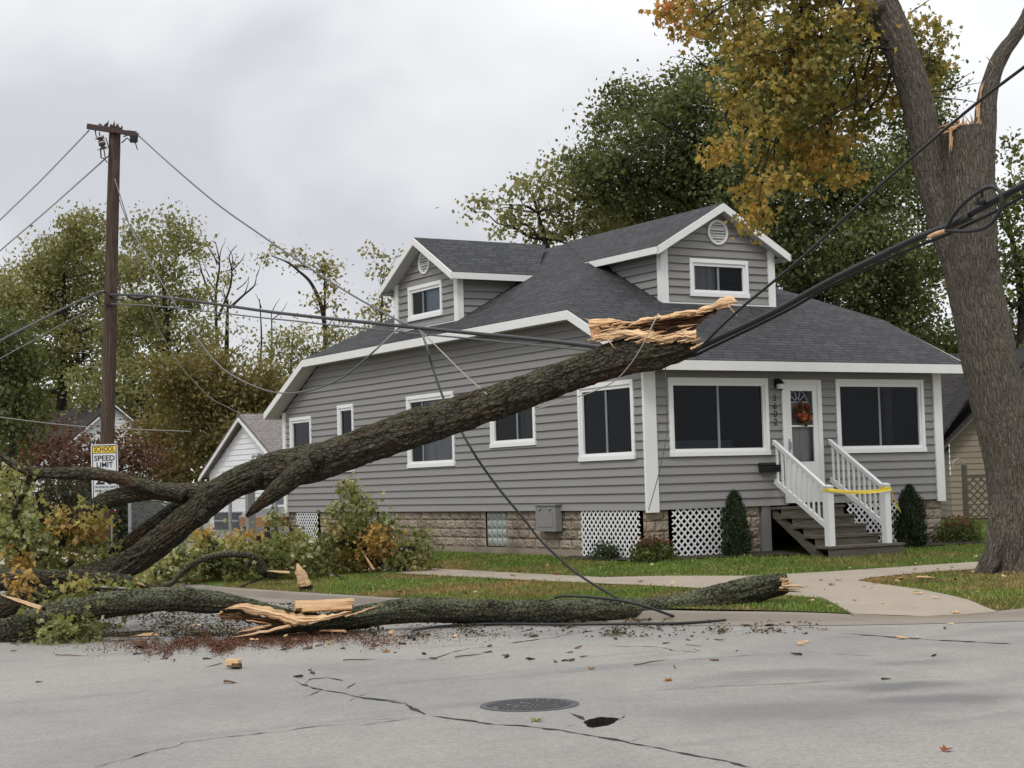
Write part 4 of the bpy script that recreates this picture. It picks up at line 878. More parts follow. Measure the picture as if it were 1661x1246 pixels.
# ------------------------------------------------------------------ neighbours
def gable_house(name, label, cat, org, ax, ay, wdt, ln, ze, zp, wallm, roofm, wins=(), ov=.25, group=None, doors=(), trim='white_trim'):
    """box with a gable at the front; ax = across unit, ay = inwards unit"""
    root = thing(name, label, cat, group); org = np.array(org, float); ax = np.array((*ax, 0.)); ay = np.array((*ay, 0.))
    P = lambda a, b, z: org+ax*a+ay*b+np.array((0, 0, z))
    w = MB(); siding(w, [(0, .1), (wdt, .1), (wdt, ze), (wdt/2, zp-.1), (0, ze)], list(wins), lambda a, z, o: P(a, -o, z), 0, .16, .02)
    for a_, s_ in ((0, -1), (wdt, 1)): siding(w, [(0, .1), (ln, .1), (ln, ze), (0, ze)], [], lambda b, z, o, a_=a_, s_=s_: P(a_+s_*o, b, z), 0, .16, .02)
    w.build('wall', MT[wallm], root)
    r = MB(); sl = (zp-ze)/(wdt/2); zo = ze-sl*ov
    roofslab(r, [P(-ov, -ov, zo+.1), P(wdt/2, -ov, zp+.1), P(wdt/2, ln+ov, zp+.1), P(-ov, ln+ov, zo+.1)], .08); roofslab(r, [P(wdt+ov, -ov, zo+.1), P(wdt/2, -ov, zp+.1), P(wdt/2, ln+ov, zp+.1), P(wdt+ov, ln+ov, zo+.1)], .08)
    r.build('roof', MT[roofm], root)
    f = MB()
    for a_ in (-ov, wdt+ov):
        q0, q1 = P(a_, -ov, zo), P(wdt/2, -ov, zp); v = np.array([q0+(0, 0, .015), q1+(0, 0, .015), q1+(0, 0, .1), q0+(0, 0, .1)]); v = np.vstack([v-(0, 0, .09), v-(0, 0, .09)-ay*.04]) if False else np.vstack([v-np.array((0, 0, .12)), v-np.array((0, 0, .12))-ay*.04])
        f.add(v, np.array([(0, 1, 2, 3), (7, 6, 5, 4), (0, 4, 5, 1), (1, 5, 6, 2), (2, 6, 7, 3), (3, 7, 4, 0)]))
    f.build('rake_board', MT[trim], root)
    for k in wins:
        wd = window(k, lambda a, z, o: P(a, -o, z), root)
    return root, P
# garage: gable towards the side street
gx = (0, -1); gy = (1, 0)
gr_, GP = gable_house('white_garage', 'white clapboard garage with brown shingled roof behind the silver pickup', 'garage', (2.75, 27.25, .1), gx, gy, 6.2, 7.0, 2.2, 3.82, 'white_siding', 'brown_shingles')
gd = MB()
for k in range(4):
    p0, p1 = GP(1.3, -.05, .06+k*.5), GP(4.5, -.05, .06+k*.5); gd.prism([p0, p1, p1+np.array((0, 0, .47)), p0+np.array((0, 0, .47))], (.04, 0, 0))
gd.build('garage_door', MT['white_paint'], gr_)
gl = MB(); c = GP(4.2, -.03, 2.62)
gl.tube([c, c+np.array((-.12, -.12, .04)), c+np.array((-.2, -.2, -.03))], .05, 8); gl.tube([c, c+np.array((-.12, .12, .04)), c+np.array((-.2, .2, -.03))], .05, 8); gl.box(c-.06, c+.06)
gl.build('flood_lamp', MT['galvanised'], gr_)
hr, HP = gable_house('white_house', 'distant white gabled house with dark roof behind the red maple', 'house', at(98, 840, 78)*np.array([1, 1, 0])+np.array((0, 0, .3)), (1.0, 0.), (0., 1.0), 5.0, 9.0, 3.6, 5.7, 'white_siding', 'dark_shingles', [(.6, 1.7, 1.0, 2.4), (3.0, 4.2, 1.0, 2.4)])
tr, TP = gable_house('tan_house', 'tan clapboard house with dark roof right of the grey house', 'house', at(1545, 840, 47)*np.array([1, 1, 0])+np.array((0, 0, .3)), (.8, -.6), (.6, .8), 5.5, 9.0, 2.3, 4.9, 'tan_siding', 'dark_shingles', ov=.35, trim='brown_fence')
rr = MB(); P = TP
roofslab(rr, [TP(-.4, -.6, 2.25), TP(1.4, -.6+.5, 4.6), TP(1.4, 8, 4.6), TP(-.4, 8, 2.25)], .06); roofslab(rr, [TP(-4.5, 1.2, 2.3), TP(1.5, 1.2, 2.3), TP(1.5, 4.6, 4.95), TP(-4.5, 4.6, 4.95)], .06)
rr.build('roof', MT['dark_shingles'], tr)
fn = thing('lattice_fence', 'dark brown lattice fence panel in front of the tan house', 'fence')
p0 = on_ground(1566, 838); p0 = at(1567, 832, 43.5)*np.array([1, 1, 0])+np.array((0, 0, .35)); ax = np.array([.84, -.54, 0]); pf_ = lambda a, z, o: p0+ax*a+np.array((0, 0, z))+np.array([-.54, -.84, 0])*o
lt = lattice((.05, 1.6, .1, 1.15), pf_, fn, .14, .04); lt.data.materials[0] = MT['brown_fence']
for a_ in (0, 1.65): MB().box(p0+ax*a_-.05, p0+ax*a_+np.array((.05, .05, 1.5 if a_ == 0 else 1.25))).build('post', MT['brown_fence'], fn)
MB().bar(p0+np.array((0, 0, 1.2)), p0+ax*1.65+np.array((0, 0, 1.2)), .06, .09).build('rail', MT['brown_fence'], fn)
hk_ = MB(); q0 = p0+np.array((0, 0, 1.45)); hk_.tube([q0, q0+np.array((-.02, 0, .12)), q0+np.array((-.14, .05, .2)), q0+np.array((-.26, .1, .14)), q0+np.array((-.28, .1, .02))], .014, 6); hk_.build('hook', MT['galvanised'], fn)
# yard fence of chain link behind the house
cf = thing('chain_link_fence', 'chain link fence with grey posts behind the house corner', 'fence')
fa, fb_ = np.array([-.05, 15.3, .32]), np.array([-1.0, 24.0, .32]); fd = fb_-fa; FL = np.linalg.norm(fd); fd /= FL
for k, a_ in enumerate((.25, 2.6, 5.2, 8.6)):
    p = fa+fd*a_; MB().tube([p-np.array((0, 0, .32)), p+np.array((0, 0, 1.28))], .05, 8, smooth=False).lathe(p+np.array((0, 0, 1.28)), [(.055, 0), (.045, .04), (0, .06)], 8).build('post', MT['galvanised'], cf)
MB().tube([fa+np.array((0, 0, 1.22)), fb_+np.array((0, 0, 1.22))], .021, 6, smooth=False).build('rail', MT['galvanised'], cf)
lk = MB(); s_ = .075
for sg in (1, -1):
    c_ = -1.2 if sg > 0 else 0
    while c_ < (FL if sg > 0 else FL+1.2):
        lo = max(0, -c_ if sg > 0 else c_-FL); hi = min(1.2, FL-c_ if sg > 0 else c_)
        if hi-lo > .03: lk.tube([fa+fd*(c_+sg*lo)+np.array((0, 0, lo+.02)), fa+fd*(c_+sg*hi)+np.array((0, 0, hi+.02))], .0022, 3, smooth=False, cap=False)
        c_ += s_
lk.build('mesh', MT['galvanised'], cf)
gp = at(407, 868, 40.5); gp[2] = .3
MB().box(gp-np.array((.09, .09, .3)), gp+np.array((.09, .09, 1.62))).box(gp+np.array((-.11, -.11, 1.62)), gp+np.array((.11, .11, 1.66))).build('fence_post', MT['grey_paint'])
tag(bpy.data.objects['fence_post'], 'thick square grey wooden post standing beside the white garage', 'post')
dk = thing('back_porch', 'small brown wooden porch at the back corner of the house', 'porch')
MB().box((-.5, 15.2, 1.0), (1.5, 16.8, 1.06)).box((-.5, 15.17, .82), (1.5, 15.2, 1.05)).box((-.53, 15.17, .82), (-.5, 16.8, 1.05)).build('deck', MT['deck_wood'], dk)
for x, y in ((-.42, 15.3), (-.42, 16.7), (.6, 15.3)): MB().box((x-.05, y-.05, .05), (x+.05, y+.05, 1.0)).build('post', MT['old_timber'], dk)

# ------------------------------------------------------------------ vehicles
def car(name, label, cat, loc, rz, prof, width, glassq, paint, wheels, front=True, bed=None):
    r = thing(name, label, cat, None, loc); r.rotation_euler = (0, 0, rz); h = width/2
    b = MB(); P = np.array(prof, float); n = len(P); k = 5
    ys = np.array([-1, -.94, 0, .94, 1])*h; ins_ = np.array([.06, 0, 0, 0, .06])
    cz = P[:, 1].mean(); cx = P[:, 0].mean()
    V = []
    for y, i in zip(ys, ins_):
        q_ = P.copy(); sc = 1-i; q_[:, 0] = cx+(q_[:, 0]-cx)*sc**.4; q_[:, 1] = cz+(q_[:, 1]-cz)*sc
        tum = np.clip((P[:, 1]-1.05)/1.0, 0, 1)*.2
        V.append(np.column_stack([q_[:, 0], y*(1-tum), q_[:, 1]]))
    F = [np.array([a*n+i, a*n+(i+1) % n, (a+1)*n+(i+1) % n, (a+1)*n+i]) for a in range(k-1) for i in range(n)]
    F += [np.arange(n), np.arange(n)[::-1]+(k-1)*n]
    b.add(np.vstack(V), F); body = b.build('body', paint, r)
    for nm, q_ in glassq: MB().add(q_, np.array([(0, 1, 2, 3)])).build(nm, MT['windscreen'], r)
    for wx in wheels:
        for s_ in (-1, 1):
            t = MB(); t.lathe((wx, s_*(h-.12), .38), [(.22, -.11), (.34, -.115), (.38, -.07), (.38, .07), (.34, .115), (.22, .11)], 18, axis='y'); w_ = t.build('wheel', MT['tyre'], r)
            MB().lathe((wx, s_*(h-.12), .38), [(.23, -.1), (.2, -.05), (.06, -.04), (0, -.04)], 14, axis='y').lathe((wx, s_*(h-.12), .38), [(.23, .1), (.2, .05), (.06, .04), (0, .04)], 14, axis='y').build('rim', MT['chrome'], w_)
    return r
TX = -math.pi
pk = car('pickup_truck', 'silver pickup truck parked in the driveway before the white garage', 'truck', (2.62, 18.95, .14), math.pi, [(2.6, .5), (2.62, .78), (2.55, 1.06), (1.25, 1.16), (.55, 1.82), (.3, 1.88), (-.9, 1.88), (-1.05, 1.2), (-2.75, 1.2), (-2.78, .55), (-2.4, .42), (2.3, .42)], 1.96,
    [('windscreen', [(1.23, -.80, 1.2), (1.23, .80, 1.2), (.6, .70, 1.80), (.6, -.70, 1.80)]), ('side_window', [(.95, -.93, 1.22), (.45, -.85, 1.76), (-.85, -.85, 1.76), (-.9, -.93, 1.22)]), ('side_window', [(.95, .93, 1.22), (.45, .85, 1.76), (-.85, .85, 1.76), (-.9, .93, 1.22)])], MT['silver_paint'], (1.75, -1.75))
MB().box((2.56, -.86, .57), (2.645, .86, .99)).box((2.45, -.9, .98), (2.62, .9, 1.03)).build('grille', MT['dark_trim'], pk)
MB().box((2.6, -.84, .79), (2.66, .84, .83)).build('grille_bar', MT['chrome'], pk)
em = MB(); em.prism([(2.67, -.15, .80), (2.67, -.09, .84), (2.67, -.05, .84), (2.67, -.06, .875), (2.67, .09, .875), (2.67, .07, .845), (2.67, .15, .845), (2.67, .11, .80), (2.67, .05, .80), (2.67, .06, .765), (2.67, -.09, .765), (2.67, -.07, .80)], (.02, 0, 0)); em.build('emblem', MT['gold'], pk)
for s_ in (-1, 1):
    MB().box((2.5, s_*.88-.07, .68), (2.63, s_*.88+.07, .95)).build('headlight', MT['lamp_glass'], pk)
    MB().box((.95, s_*1.08-.12, 1.2), (1.1, s_*1.08+.12, 1.42)).box((.98, s_*.96-.06, 1.24), (1.06, s_*.96+.06, 1.3)).build('mirror', MT['dark_trim'], pk)
MB().box((2.55, -.97, .38), (2.78, .97, .55)).build('bumper', MT['chrome'], pk)
vl = at(268, 870, 54); vl[2] = .14
vv = car('white_suv', 'white car with a red tail light half hidden left of the pickup', 'car', vl, .9, [(2.3, .45), (2.32, .8), (2.1, .98), (1.2, 1.08), (.5, 1.62), (.1, 1.68), (-1.9, 1.66), (-2.25, 1.1), (-2.3, .5), (-2.0, .38), (2.0, .38)], 1.8,
    [('rear_window', [(-2.0, -.62, 1.55), (-2.0, .62, 1.55), (-2.26, .72, 1.12), (-2.26, -.72, 1.12)]), ('side_window', [(1.0, -.87, 1.1), (.4, -.79, 1.56), (-1.8, -.79, 1.56), (-1.95, -.87, 1.1)]), ('side_window', [(1.0, .87, 1.1), (.4, .79, 1.56), (-1.8, .79, 1.56), (-1.95, .87, 1.1)])], MT['white_paint'], (1.4, -1.4))
for s_ in (-1, 1): MB().box((-2.33, s_*.78-.1, .82), (-2.22, s_*.78+.1, 1.12)).build('tail_light', MT['red_lens'], vv)

# ------------------------------------------------------------------ front steps
sp = thing('wooden_steps', 'weathered wooden front steps with white railings', 'steps')
TZ = [(.47, -1.52), (.64, -1.16), (.81, -.87), (.98, -.58), (1.14, -.3)]
for k, (z, y) in enumerate(TZ):
    y1 = TZ[k+1][1] if k < 4 else 0.0; x0, x1 = (2.62, 4.36) if k == 0 else (2.655, 4.12)
    MB().box((x0, y-.02, z-.04), (x1, y1+.02, z)).build('tread', MT['step_wood'], sp)
    MB().box((x0+.02, y+.012, z-.17 if k else .2), (x1-.02, y+.035, z-.04)).build('riser', MT['step_wood'], sp)
for x in (2.70, 4.11):
    MB().prism([(x, -1.27, .22), (x, -1.08, .26), (x, .0, .96), (x, .0, 1.12), (x, -.03, 1.12), (x, -1.3, .30)], (.04, 0, 0)).build('stringer', MT['step_wood'], sp)
for x in (2.76, 4.06):
    hr_ = MB(); a_, b_ = np.array((x, -.03, 2.285)), np.array((x, -1.36, 1.44)); a2, b2 = np.array((x, -.03, 1.60)), np.array((x, -1.36, .80))
    hr_.bar(a_, b_, .055, .06); hr_.bar(a_+np.array((0, 0, .035)), b_+np.array((0, 0, .035)), .075, .02); hr_.bar(a2, b2, .05, .085); h = hr_.build('handrail', MT['white_vinyl'], sp)
    for t in np.linspace(.06, .95, 10):
        p, q_ = a_+(b_-a_)*t, a2+(b2-a2)*t; MB().box((x-.016, p[1]-.016, q_[2]), (x+.016, p[1]+.016, p[2])).build('baluster', MT['white_vinyl'], h)
    MB().box((x-.062, -1.475, .472), (x+.062, -1.35, 1.47)).box((x-.072, -1.485, 1.47), (x+.072, -1.34, 1.492)).prism([(x-.06, -1.475, 1.492), (x+.06, -1.475, 1.492), (x+.02, -1.43, 1.515), (x-.02, -1.43, 1.515)], (0, .12, 0)).build('post', MT['white_vinyl'], h)
tp_ = MB()
for dz, tw in ((.0, .5), (-.02, -.6)):
    n = 30; t = np.linspace(0, 1, n); X = 2.69+(4.13-2.69)*t; Z = 1.44-.03*t-.045*4*t*(1-t)+dz; ang = .5+tw*np.sin(t*5)
    c_ = np.stack([X, np.full(n, -1.492-.01*abs(dz)*20), Z], 1); o_ = np.stack([0*t, np.sin(ang)*.012, np.cos(ang)*.024], 1)
    v = np.vstack([c_+o_, c_-o_]); i = np.arange(n-1); tp_.add(v, np.stack([i, i+1, i+n+1, i+n], 1))
for x in (2.76, 4.06):
    q_ = [(x-.068, -1.481), (x+.068, -1.481), (x+.068, -1.344), (x-.068, -1.344)]
    for (ax_, ay_), (bx_, by_) in zip(q_, q_[1:]+q_[:1]): tp_.add([(ax_, ay_, 1.395), (bx_, by_, 1.395), (bx_, by_, 1.445), (ax_, ay_, 1.445)], np.array([(0, 1, 2, 3)]))
tp_.add([(4.13, -1.48, 1.43), (4.14, -1.47, 1.37), (4.25, -1.46, 1.13), (4.38, -1.45, .97), (4.36, -1.46, 1.02), (4.22, -1.49, 1.2)], [np.array((0, 1, 2, 5)), np.array((5, 2, 3, 4))])
tag(tp_.build('caution_tape', MT['yellow_tape']), 'yellow caution tape strung between the two stair posts', 'tape')
wr = MB(); th = rng.uniform(0, 2*math.pi, 260); ra = rng.normal(0, .035, (260, 2))
Pw = np.column_stack([3.44+np.cos(th)*(.115+ra[:, 0]*.8), -.065+rng.normal(0, .015, 260), 2.80+np.sin(th)*(.14+ra[:, 1]*.8)])
leaves(wr, Pw, .062, pal([(.20, .075, .03), (.14, .065, .03), (.09, .05, .025), (.28, .10, .04)], 260), 'maple'); wr.tube([(3.44+.115*math.cos(a), -.06, 2.80+.135*math.sin(a)) for a in np.linspace(0, 2*math.pi, 20)], .028, 6, tint=(.10, .06, .03))
leaves(wr, np.array([3.44, -.09, 2.73])+rng.normal(0, .028, (30, 3))*(1.6, .5, 1.2), .07, pal([(.55, .2, .08), (.5, .13, .05)], 30), 'maple')
tag(wr.build('door_wreath', MT['leaf']), 'round orange autumn wreath hanging on the white front door', 'wreath')

# ------------------------------------------------------------------ shrubs by the house
def conifer(name, label, c, h, r, seed):
    ro = thing(name, label, 'shrub', None, c); m = MB(); n = 5200; z = rng.uniform(0, 1, n)**1.15; prof_ = np.interp(z, [0, .08, .3, .62, .86, 1], [.78, .95, 1, .84, .50, .05])
    a = rng.uniform(0, 2*math.pi, n); lob = 1+.20*np.sin(a*3+z*9+seed)+.14*np.sin(a*7-z*13)+.1*np.sin(z*31+a*2); rr_ = r*prof_*lob*rng.uniform(.55, 1.06, n)**.5
    P = np.column_stack([rr_*np.cos(a), rr_*np.sin(a), .03+z*h])
    t = pal([(.020, .034, .015), (.028, .044, .019), (.036, .05, .022)], n, .3); leaves(m, P, .085, t, 'blade', -1.6, .2)
    m.build('foliage', MT['fir_leaf'], ro); MB().tube([(0, 0, -.05), (0, 0, h*.8)], [.04, .015], 6, smooth=False).build('stem', MT['tree_bark'], ro)
conifer('arborvitae', 'dark upright evergreen shrub left of the front steps', on_y(1194, 905, -.45)*np.array([1, 1, 0])+np.array((0, 0, .32)), 1.06, .22, 1)
conifer('arborvitae', 'dark upright evergreen shrub right of the front steps', on_y(1479, 889, -.55)*np.array([1, 1, 0])+np.array((0, 0, .32)), 1.06, .26, 4)
def bush(name, label, c, rx, ry, rz_, cols, top=None, n=1500, size=.055, cat='bush'):
    ro = thing(name, label, cat, None, c); m = MB(); u = rng.normal(size=(n, 3)); u /= np.linalg.norm(u, axis=1)[:, None]; u[:, 2] = abs(u[:, 2]); u *= (rng.uniform(.35, 1.05, n)**.6)[:, None]
    P = u*np.array([rx, ry, rz_])*(1+.18*np.sin(u[:, :1]*9+u[:, 1:2]*7)); t = pal(cols, n, .3)
    if top is not None:
        k = (u[:, 2] > .62)&(rng.random(n) < .7); t[k] = pal(top, int(k.sum()), .3)
    leaves(m, P, size, t, 'quad', -.6, .3); m.build('foliage', MT['leaf'], ro)
    s_ = MB()
    for k in range(9):
        a = rng.uniform(0, 6.3); s_.tube([(0, 0, -.03), (math.cos(a)*rx*.3, math.sin(a)*ry*.3, rz_*.4), (math.cos(a)*rx*.7, math.sin(a)*ry*.7, rz_*.8)], [.01, .007, .004], 4, smooth=False)
    s_.build('stem', MT['tree_bark'], ro)
bush('flowering_bush', 'green bush with reddish brown faded heads at the front corner of the house', on_y(1060, 907, -.35)*np.array([1, 1, 0])+np.array((0, 0, .33)), .40, .32, .42, [(.13, .14, .03), (.09, .12, .03), (.06, .085, .025)], [(.17, .06, .04), (.13, .045, .035)])
bush('flowering_bush', 'rounded bush with rusty top between the grey house and tan house', on_ground(1556, 880), .50, .4, .46, [(.10, .12, .03), (.07, .095, .025)], [(.19, .08, .05), (.14, .06, .04)], 2000)
bush('low_bush', 'small dark green bush in front of the side lattice', on_x(982, 908, -.2)*np.array([1, 1, 0])+np.array((0, 0, .33)), .25, .34, .30, [(.035, .06, .025), (.05, .075, .03)], None, 900, .045)
# ------------------------------------------------------------------ torn wood
def sheet_wood(mb, topl, botl, depth, thick, nu=60, nv=8, seed=0, bulge=.0, rough=.02, tilt=0.0, mi=0):
    """a torn slab of wood between two outlines, with its own thickness, fibre ridges and ragged rims"""
    def res(pl, n):
        p = np.array(pl, float); s = np.concatenate([[0], np.cumsum(np.linalg.norm(np.diff(p, axis=0), axis=1))]); t = np.linspace(0, s[-1], n)
        return np.stack([np.interp(t, s, p[:, 0]), np.interp(t, s, p[:, 1])], 1)
    A, B = res(topl, nu), res(botl, nu); V = []; UV = []
    dpt = depth if callable(depth) else (lambda px: depth)
    for side in (0, 1):
        for j in range(nv+1):
            t = j/nv
            for i in range(nu):
                q_ = A[i]*(1-t)+B[i]*t; px_m = dpt(q_[0])/FPX
                jag = (vn(i*.55, j*0+seed, seed)-.5)*2*rough*(1 if j in (0, nv) else .3)/px_m
                f = (fbm(i*.12, t*nv*1.7+seed, seed+2, 3)-.5)*2*rough*1.6
                dd = dpt(q_[0])-bulge*math.sin(math.pi*t)+f+tilt*(t-.5) + (thick*(.55+.45*math.sin(math.pi*t)) if side else 0)
                V.append(at(q_[0], q_[1]+jag, dd)); UV.append((q_[0]*px_m, q_[1]*px_m))
    n = nu*(nv+1); i = np.arange(nu-1)[None, :]; j = (np.arange(nv)*nu)[:, None]
    f1 = np.stack([i+j, i+j+nu, i+j+nu+1, i+j+1], -1).reshape(-1, 4); f2 = f1[:, ::-1]+n
    k = np.arange(nu-1); rim = [np.stack([k, k+1, k+1+n, k+n], 1), np.stack([k+nv*nu+1, k+nv*nu, k+nv*nu+n, k+nv*nu+1+n], 1)]
    kk = np.arange(nv)*nu; rim += [np.stack([kk+nu, kk, kk+n, kk+nu+n], 1), np.stack([kk+nu-1, kk+2*nu-1, kk+2*nu-1+n, kk+nu-1+n], 1)]
    mb.add(np.array(V), [f1, f2]+rim, np.array(UV), mi=mi); return mb
def shard(mb, a, b, w, th=None, seed=0, n=9, tipb=True, tipa=False, mi=0, rg=1.0):
    """an irregular splinter from a to b"""
    a = np.array(a, float); b = np.array(b, float); d = b-a; L = np.linalg.norm(d); d /= L; r2 = np.random.default_rng(seed)
    s = np.cross(d, (0.1, .2, 1)); s /= np.linalg.norm(s); u = np.cross(s, d); th = th or w*.5; V = []; UV = []
    for i in range(n):
        t = i/(n-1); k = 1.0
        if tipb: k *= np.interp(t, [0, .6, 1], [1, .8, .12])
        if tipa: k *= np.interp(t, [0, .3, 1], [.2, .9, 1])
        c = a+d*L*t+s*r2.normal(0, w*.07*rg)+u*r2.normal(0, th*.12*rg)
        for x, y in ((-1, -.8), (.1, -1), (1, -.6), (.85, .7), (-.1, 1), (-.9, .6)):
            V.append(c+s*x*w/2*k*(1+rg*r2.uniform(-.2, .15))+u*y*th/2*k*(1+rg*r2.uniform(-.2, .2))); UV.append((t*L, (x+y)*w))
    F = [np.array([i*6+k, i*6+(k+1) % 6, (i+1)*6+(k+1) % 6, (i+1)*6+k])[::-1] for i in range(n-1) for k in range(6)]+[np.arange(6), np.arange(6)[::-1]+(n-1)*6]
    mb.add(np.array(V), F, np.array(UV), mi=mi); return mb

# ------------------------------------------------------------------ the standing broken tree
SD = 25.3
def pp(lst, depth):
    d = depth if callable(depth) else (lambda x: depth)
    return np.array([at(x, y, d(x)) for x, y, w in lst]), np.array([w*d(x)/FPX/2 for x, y, w in lst])
sb = on_ground(1660, 936)
stree = thing('broken_tree', 'tall grey trunked maple with a snapped off limb at the right edge', 'tree', None, sb)
ST = np.array(sb); m = MB()
main, mr_ = pp([(1663, 948, 134), (1660, 925, 120), (1656, 890, 101), (1652, 840, 92), (1643, 760, 87), (1628, 690, 86), (1613, 630, 86), (1600, 560, 87), (1586, 490, 87), (1575, 420, 88), (1572, 340, 88)], SD)
m.tube(main-ST, mr_, 110, .022, bark=.014, seed=3, lump=.05)
stub, srr = pp([(1585, 480, 50), (1578, 420, 76), (1573, 340, 84), (1570, 280, 82), (1568, 235, 78), (1566, 207, 74)], SD-.12); m.tube(stub-ST, srr, 90, .022, bark=.017, seed=5, lump=.04)
ll, lrr = pp([(1566, 440, 66), (1545, 380, 68), (1528, 330, 60), (1512, 285, 54), (1498, 215, 52), (1484, 150, 52), (1462, 85, 52), (1430, 10, 54), (1398, -70, 54), (1360, -160, 50), (1330, -240, 44)], SD+.05); m.tube(ll-ST, lrr, 80, .022, bark=.014, seed=8, lump=.05)
rl, rrr = pp([(1592, 300, 40), (1596, 240, 38), (1598, 195, 36), (1602, 150, 31), (1614, 112, 27), (1630, 80, 24), (1648, 56, 21), (1665, 25, 19), (1690, -40, 16), (1705, -120, 13)], SD-.1); m.tube(rl-ST, rrr, 40, .025, bark=.012, seed=11, lump=.08)
hl, hr2 = pp([(1432, 5, 30), (1415, 10, 30), (1395, 25, 22), (1380, 40, 18), (1366, 62, 14), (1358, 84, 8)], SD-.15); m.tube(hl-ST, hr2, 20, .03, bark=.008, seed=12)
for (x0, y0, x1, y1, w0, w1) in [(1622, 862, 1596, 938, 40, 22), (1640, 870, 1634, 948, 44, 26), (1676, 880, 1690, 950, 44, 26), (1655, 850, 1655, 946, 50, 30), (1612, 880, 1583, 934, 26, 10)]:
    dq = -.18 if 1600 < x0 < 1670 else 0; p, r = pp([(x0, y0-60, w0*.5), (x0, y0, w0), ((x0+x1)/2, (y0+y1)/2+6, (w0+w1)/2), (x1, y1, w1), (x1+(x1-x0)*.5, y1+14, w1*.5)], SD+dq-.1); m.tube(p-ST, r, 40, .025, bark=.016, seed=int(x0), lump=.1)
m.build('trunk', MT['standing_bark'], stree, True)
tw = MB()
P_ = lambda x, y, d=0: at(x, y, SD+d)-ST
for k, (x0, y0, x1, y1, w, dz) in enumerate([(1536, 214, 1524, 210, .05, -.45), (1560, 203, 1522, 214, .09, -.42), (1556, 196, 1521, 207, .06, -.40), (1550, 208, 1524, 219, .05, -.44), (1542, 210, 1540, 248, .05, -.46), (1545, 222, 1543, 247, .03, -.46)]):
    shard(tw, P_(x0, y0, dz), P_(x1, y1, dz-.02), w, w*.5, 40+k)
for k in range(70):
    x = 1536+rng.random()*64; dz_ = -.45+.5*rng.random(); shard(tw, P_(x, 222, dz_*.75), P_(x+rng.normal(0, 2.5), 206-abs(rng.normal(0, 8)), dz_*.7), rng.uniform(.03, .07), .05, 60+k, mi=int(rng.random() < .6))
for k, (x0, y0, x1, y1, w) in enumerate([(1585, 215, 1560, 181, .02), (1580, 205, 1574, 184, .03), (1586, 200, 1592, 132, .035), (1586, 190, 1584, 160, .05), (1590, 150, 1597, 131, .04), (1579, 222, 1584, 196, .04), (1610, 105, 1599, 90, .018)]):
    shard(tw, P_(x0, y0, -.3), P_(x1, y1, -.3), w, w*.6, 90+k)
tw.build('torn_wood', [MT['orange_wood'], MT['heart_wood']], stree)
cw = MB(); cl = MB()
CL = [(1092, 18, 26), (1118, 48, 22), (1150, 18, 34), (1110, 5, 22), (1200, 38, 50), (1280, 38, 60), (1350, 75, 62), (1222, 118, 42), (1280, 138, 52), (1240, 186, 44), (1318, 178, 52), (1388, 158, 46), (1400, 62, 44), (1200, 172, 26), (1290, 226, 42), (1338, 238, 34), (1232, 252, 20), (1348, 276, 18), (1302, 288, 22), (1262, 288, 18), (1222, 305, 13), (1216, 318, 8), (1226, 350, 9), (1222, 362, 5), (1372, 284, 9), (1420, 118, 30), (1400, 200, 30), (1480, 52, 34), (1498, 108, 26), (1516, 66, 18), (1182, 150, 14), (1500, 150, 14), (1188, 95, 22), (1160, 60, 14), (1440, 170, 22), (1520, 105, 12), (1180, 228, 5), (1182, 244, 4), (1160, 250, 4), (1460, 60, 20), (1300, -20, 50), (1220, -30, 50), (1380, -10, 40)]
for (x, y, r) in CL:
    dp = SD+(rng.uniform(.55, 1.3) if x > 1385 else rng.uniform(-1.0, 1.0)); c = at(x, y, dp)-ST; R_ = r*dp/FPX
    s0 = ll[rng.integers(6, 10)]-ST if x < 1440 else ll[rng.integers(4, 8)]-ST
    pth = curve_to(s0, c, .10, 6, .05); cw.tube(pth, np.linspace(.035 if r > 25 else .018, .008, 6), 6)
    n = max(4, int(95*R_*R_/(.4*.4)*1.25)) if r > 12 else max(10, int(r*3.2))
    u = rng.normal(size=(max(3, n//7), 3)); u /= np.linalg.norm(u, axis=1)[:, None]; u *= (rng.uniform(.05, 1, len(u))**.5)[:, None]*R_
    for q_ in u:
        if rng.random() < .2: cw.tube(curve_to(pth[4], c+q_, .1, 4), [.010, .007, .005, .003], 4, smooth=False)
        m_ = rng.integers(20, 38); Pq = c+q_+rng.normal(0, .13, (m_, 3))*np.array((1, 1, .8))
        orange = np.clip((x < 1140)*.85+(y > 230)*.45+.02+(rng.random()-.5)*.9, 0, 1)
        base_c = np.array((.17, .18, .055))*(1-orange)+np.array((.42, .255, .06))*orange
        if (x < 1115 or y > 355) and rng.random() < .22: base_c = np.array((.46, .15, .045))
        elif rng.random() < .35: base_c = np.array((.36, .275, .07))
        leaves(cl, Pq, .080, np.clip(base_c*rng.uniform(.7, 1.3, (m_, 1))*rng.uniform(.94, 1.06, (m_, 3)), 0, 1), 'maple', .8, .3)
for pth in ([(1500, 150), (1540, 146), (1570, 138), (1592, 134)], [(1540, 146), (1560, 128), (1575, 118)], [(1566, 138), (1580, 126)], [(1515, 158), (1560, 162), (1590, 168)], [(1478, 20), (1500, 5), (1520, -10)], [(1186, 120), (1150, 110), (1110, 95), (1088, 92)], [(1150, 110), (1120, 118)], [(1140, 106), (1120, 84)]):
    cw.tube([at(x, y, SD+.3)-ST for x, y in pth], np.linspace(.012, .003, len(pth)), 4)
cw.build('twigs', MT['tree_bark'], stree, True); cl.build('crown', MT['leaf'], stree)

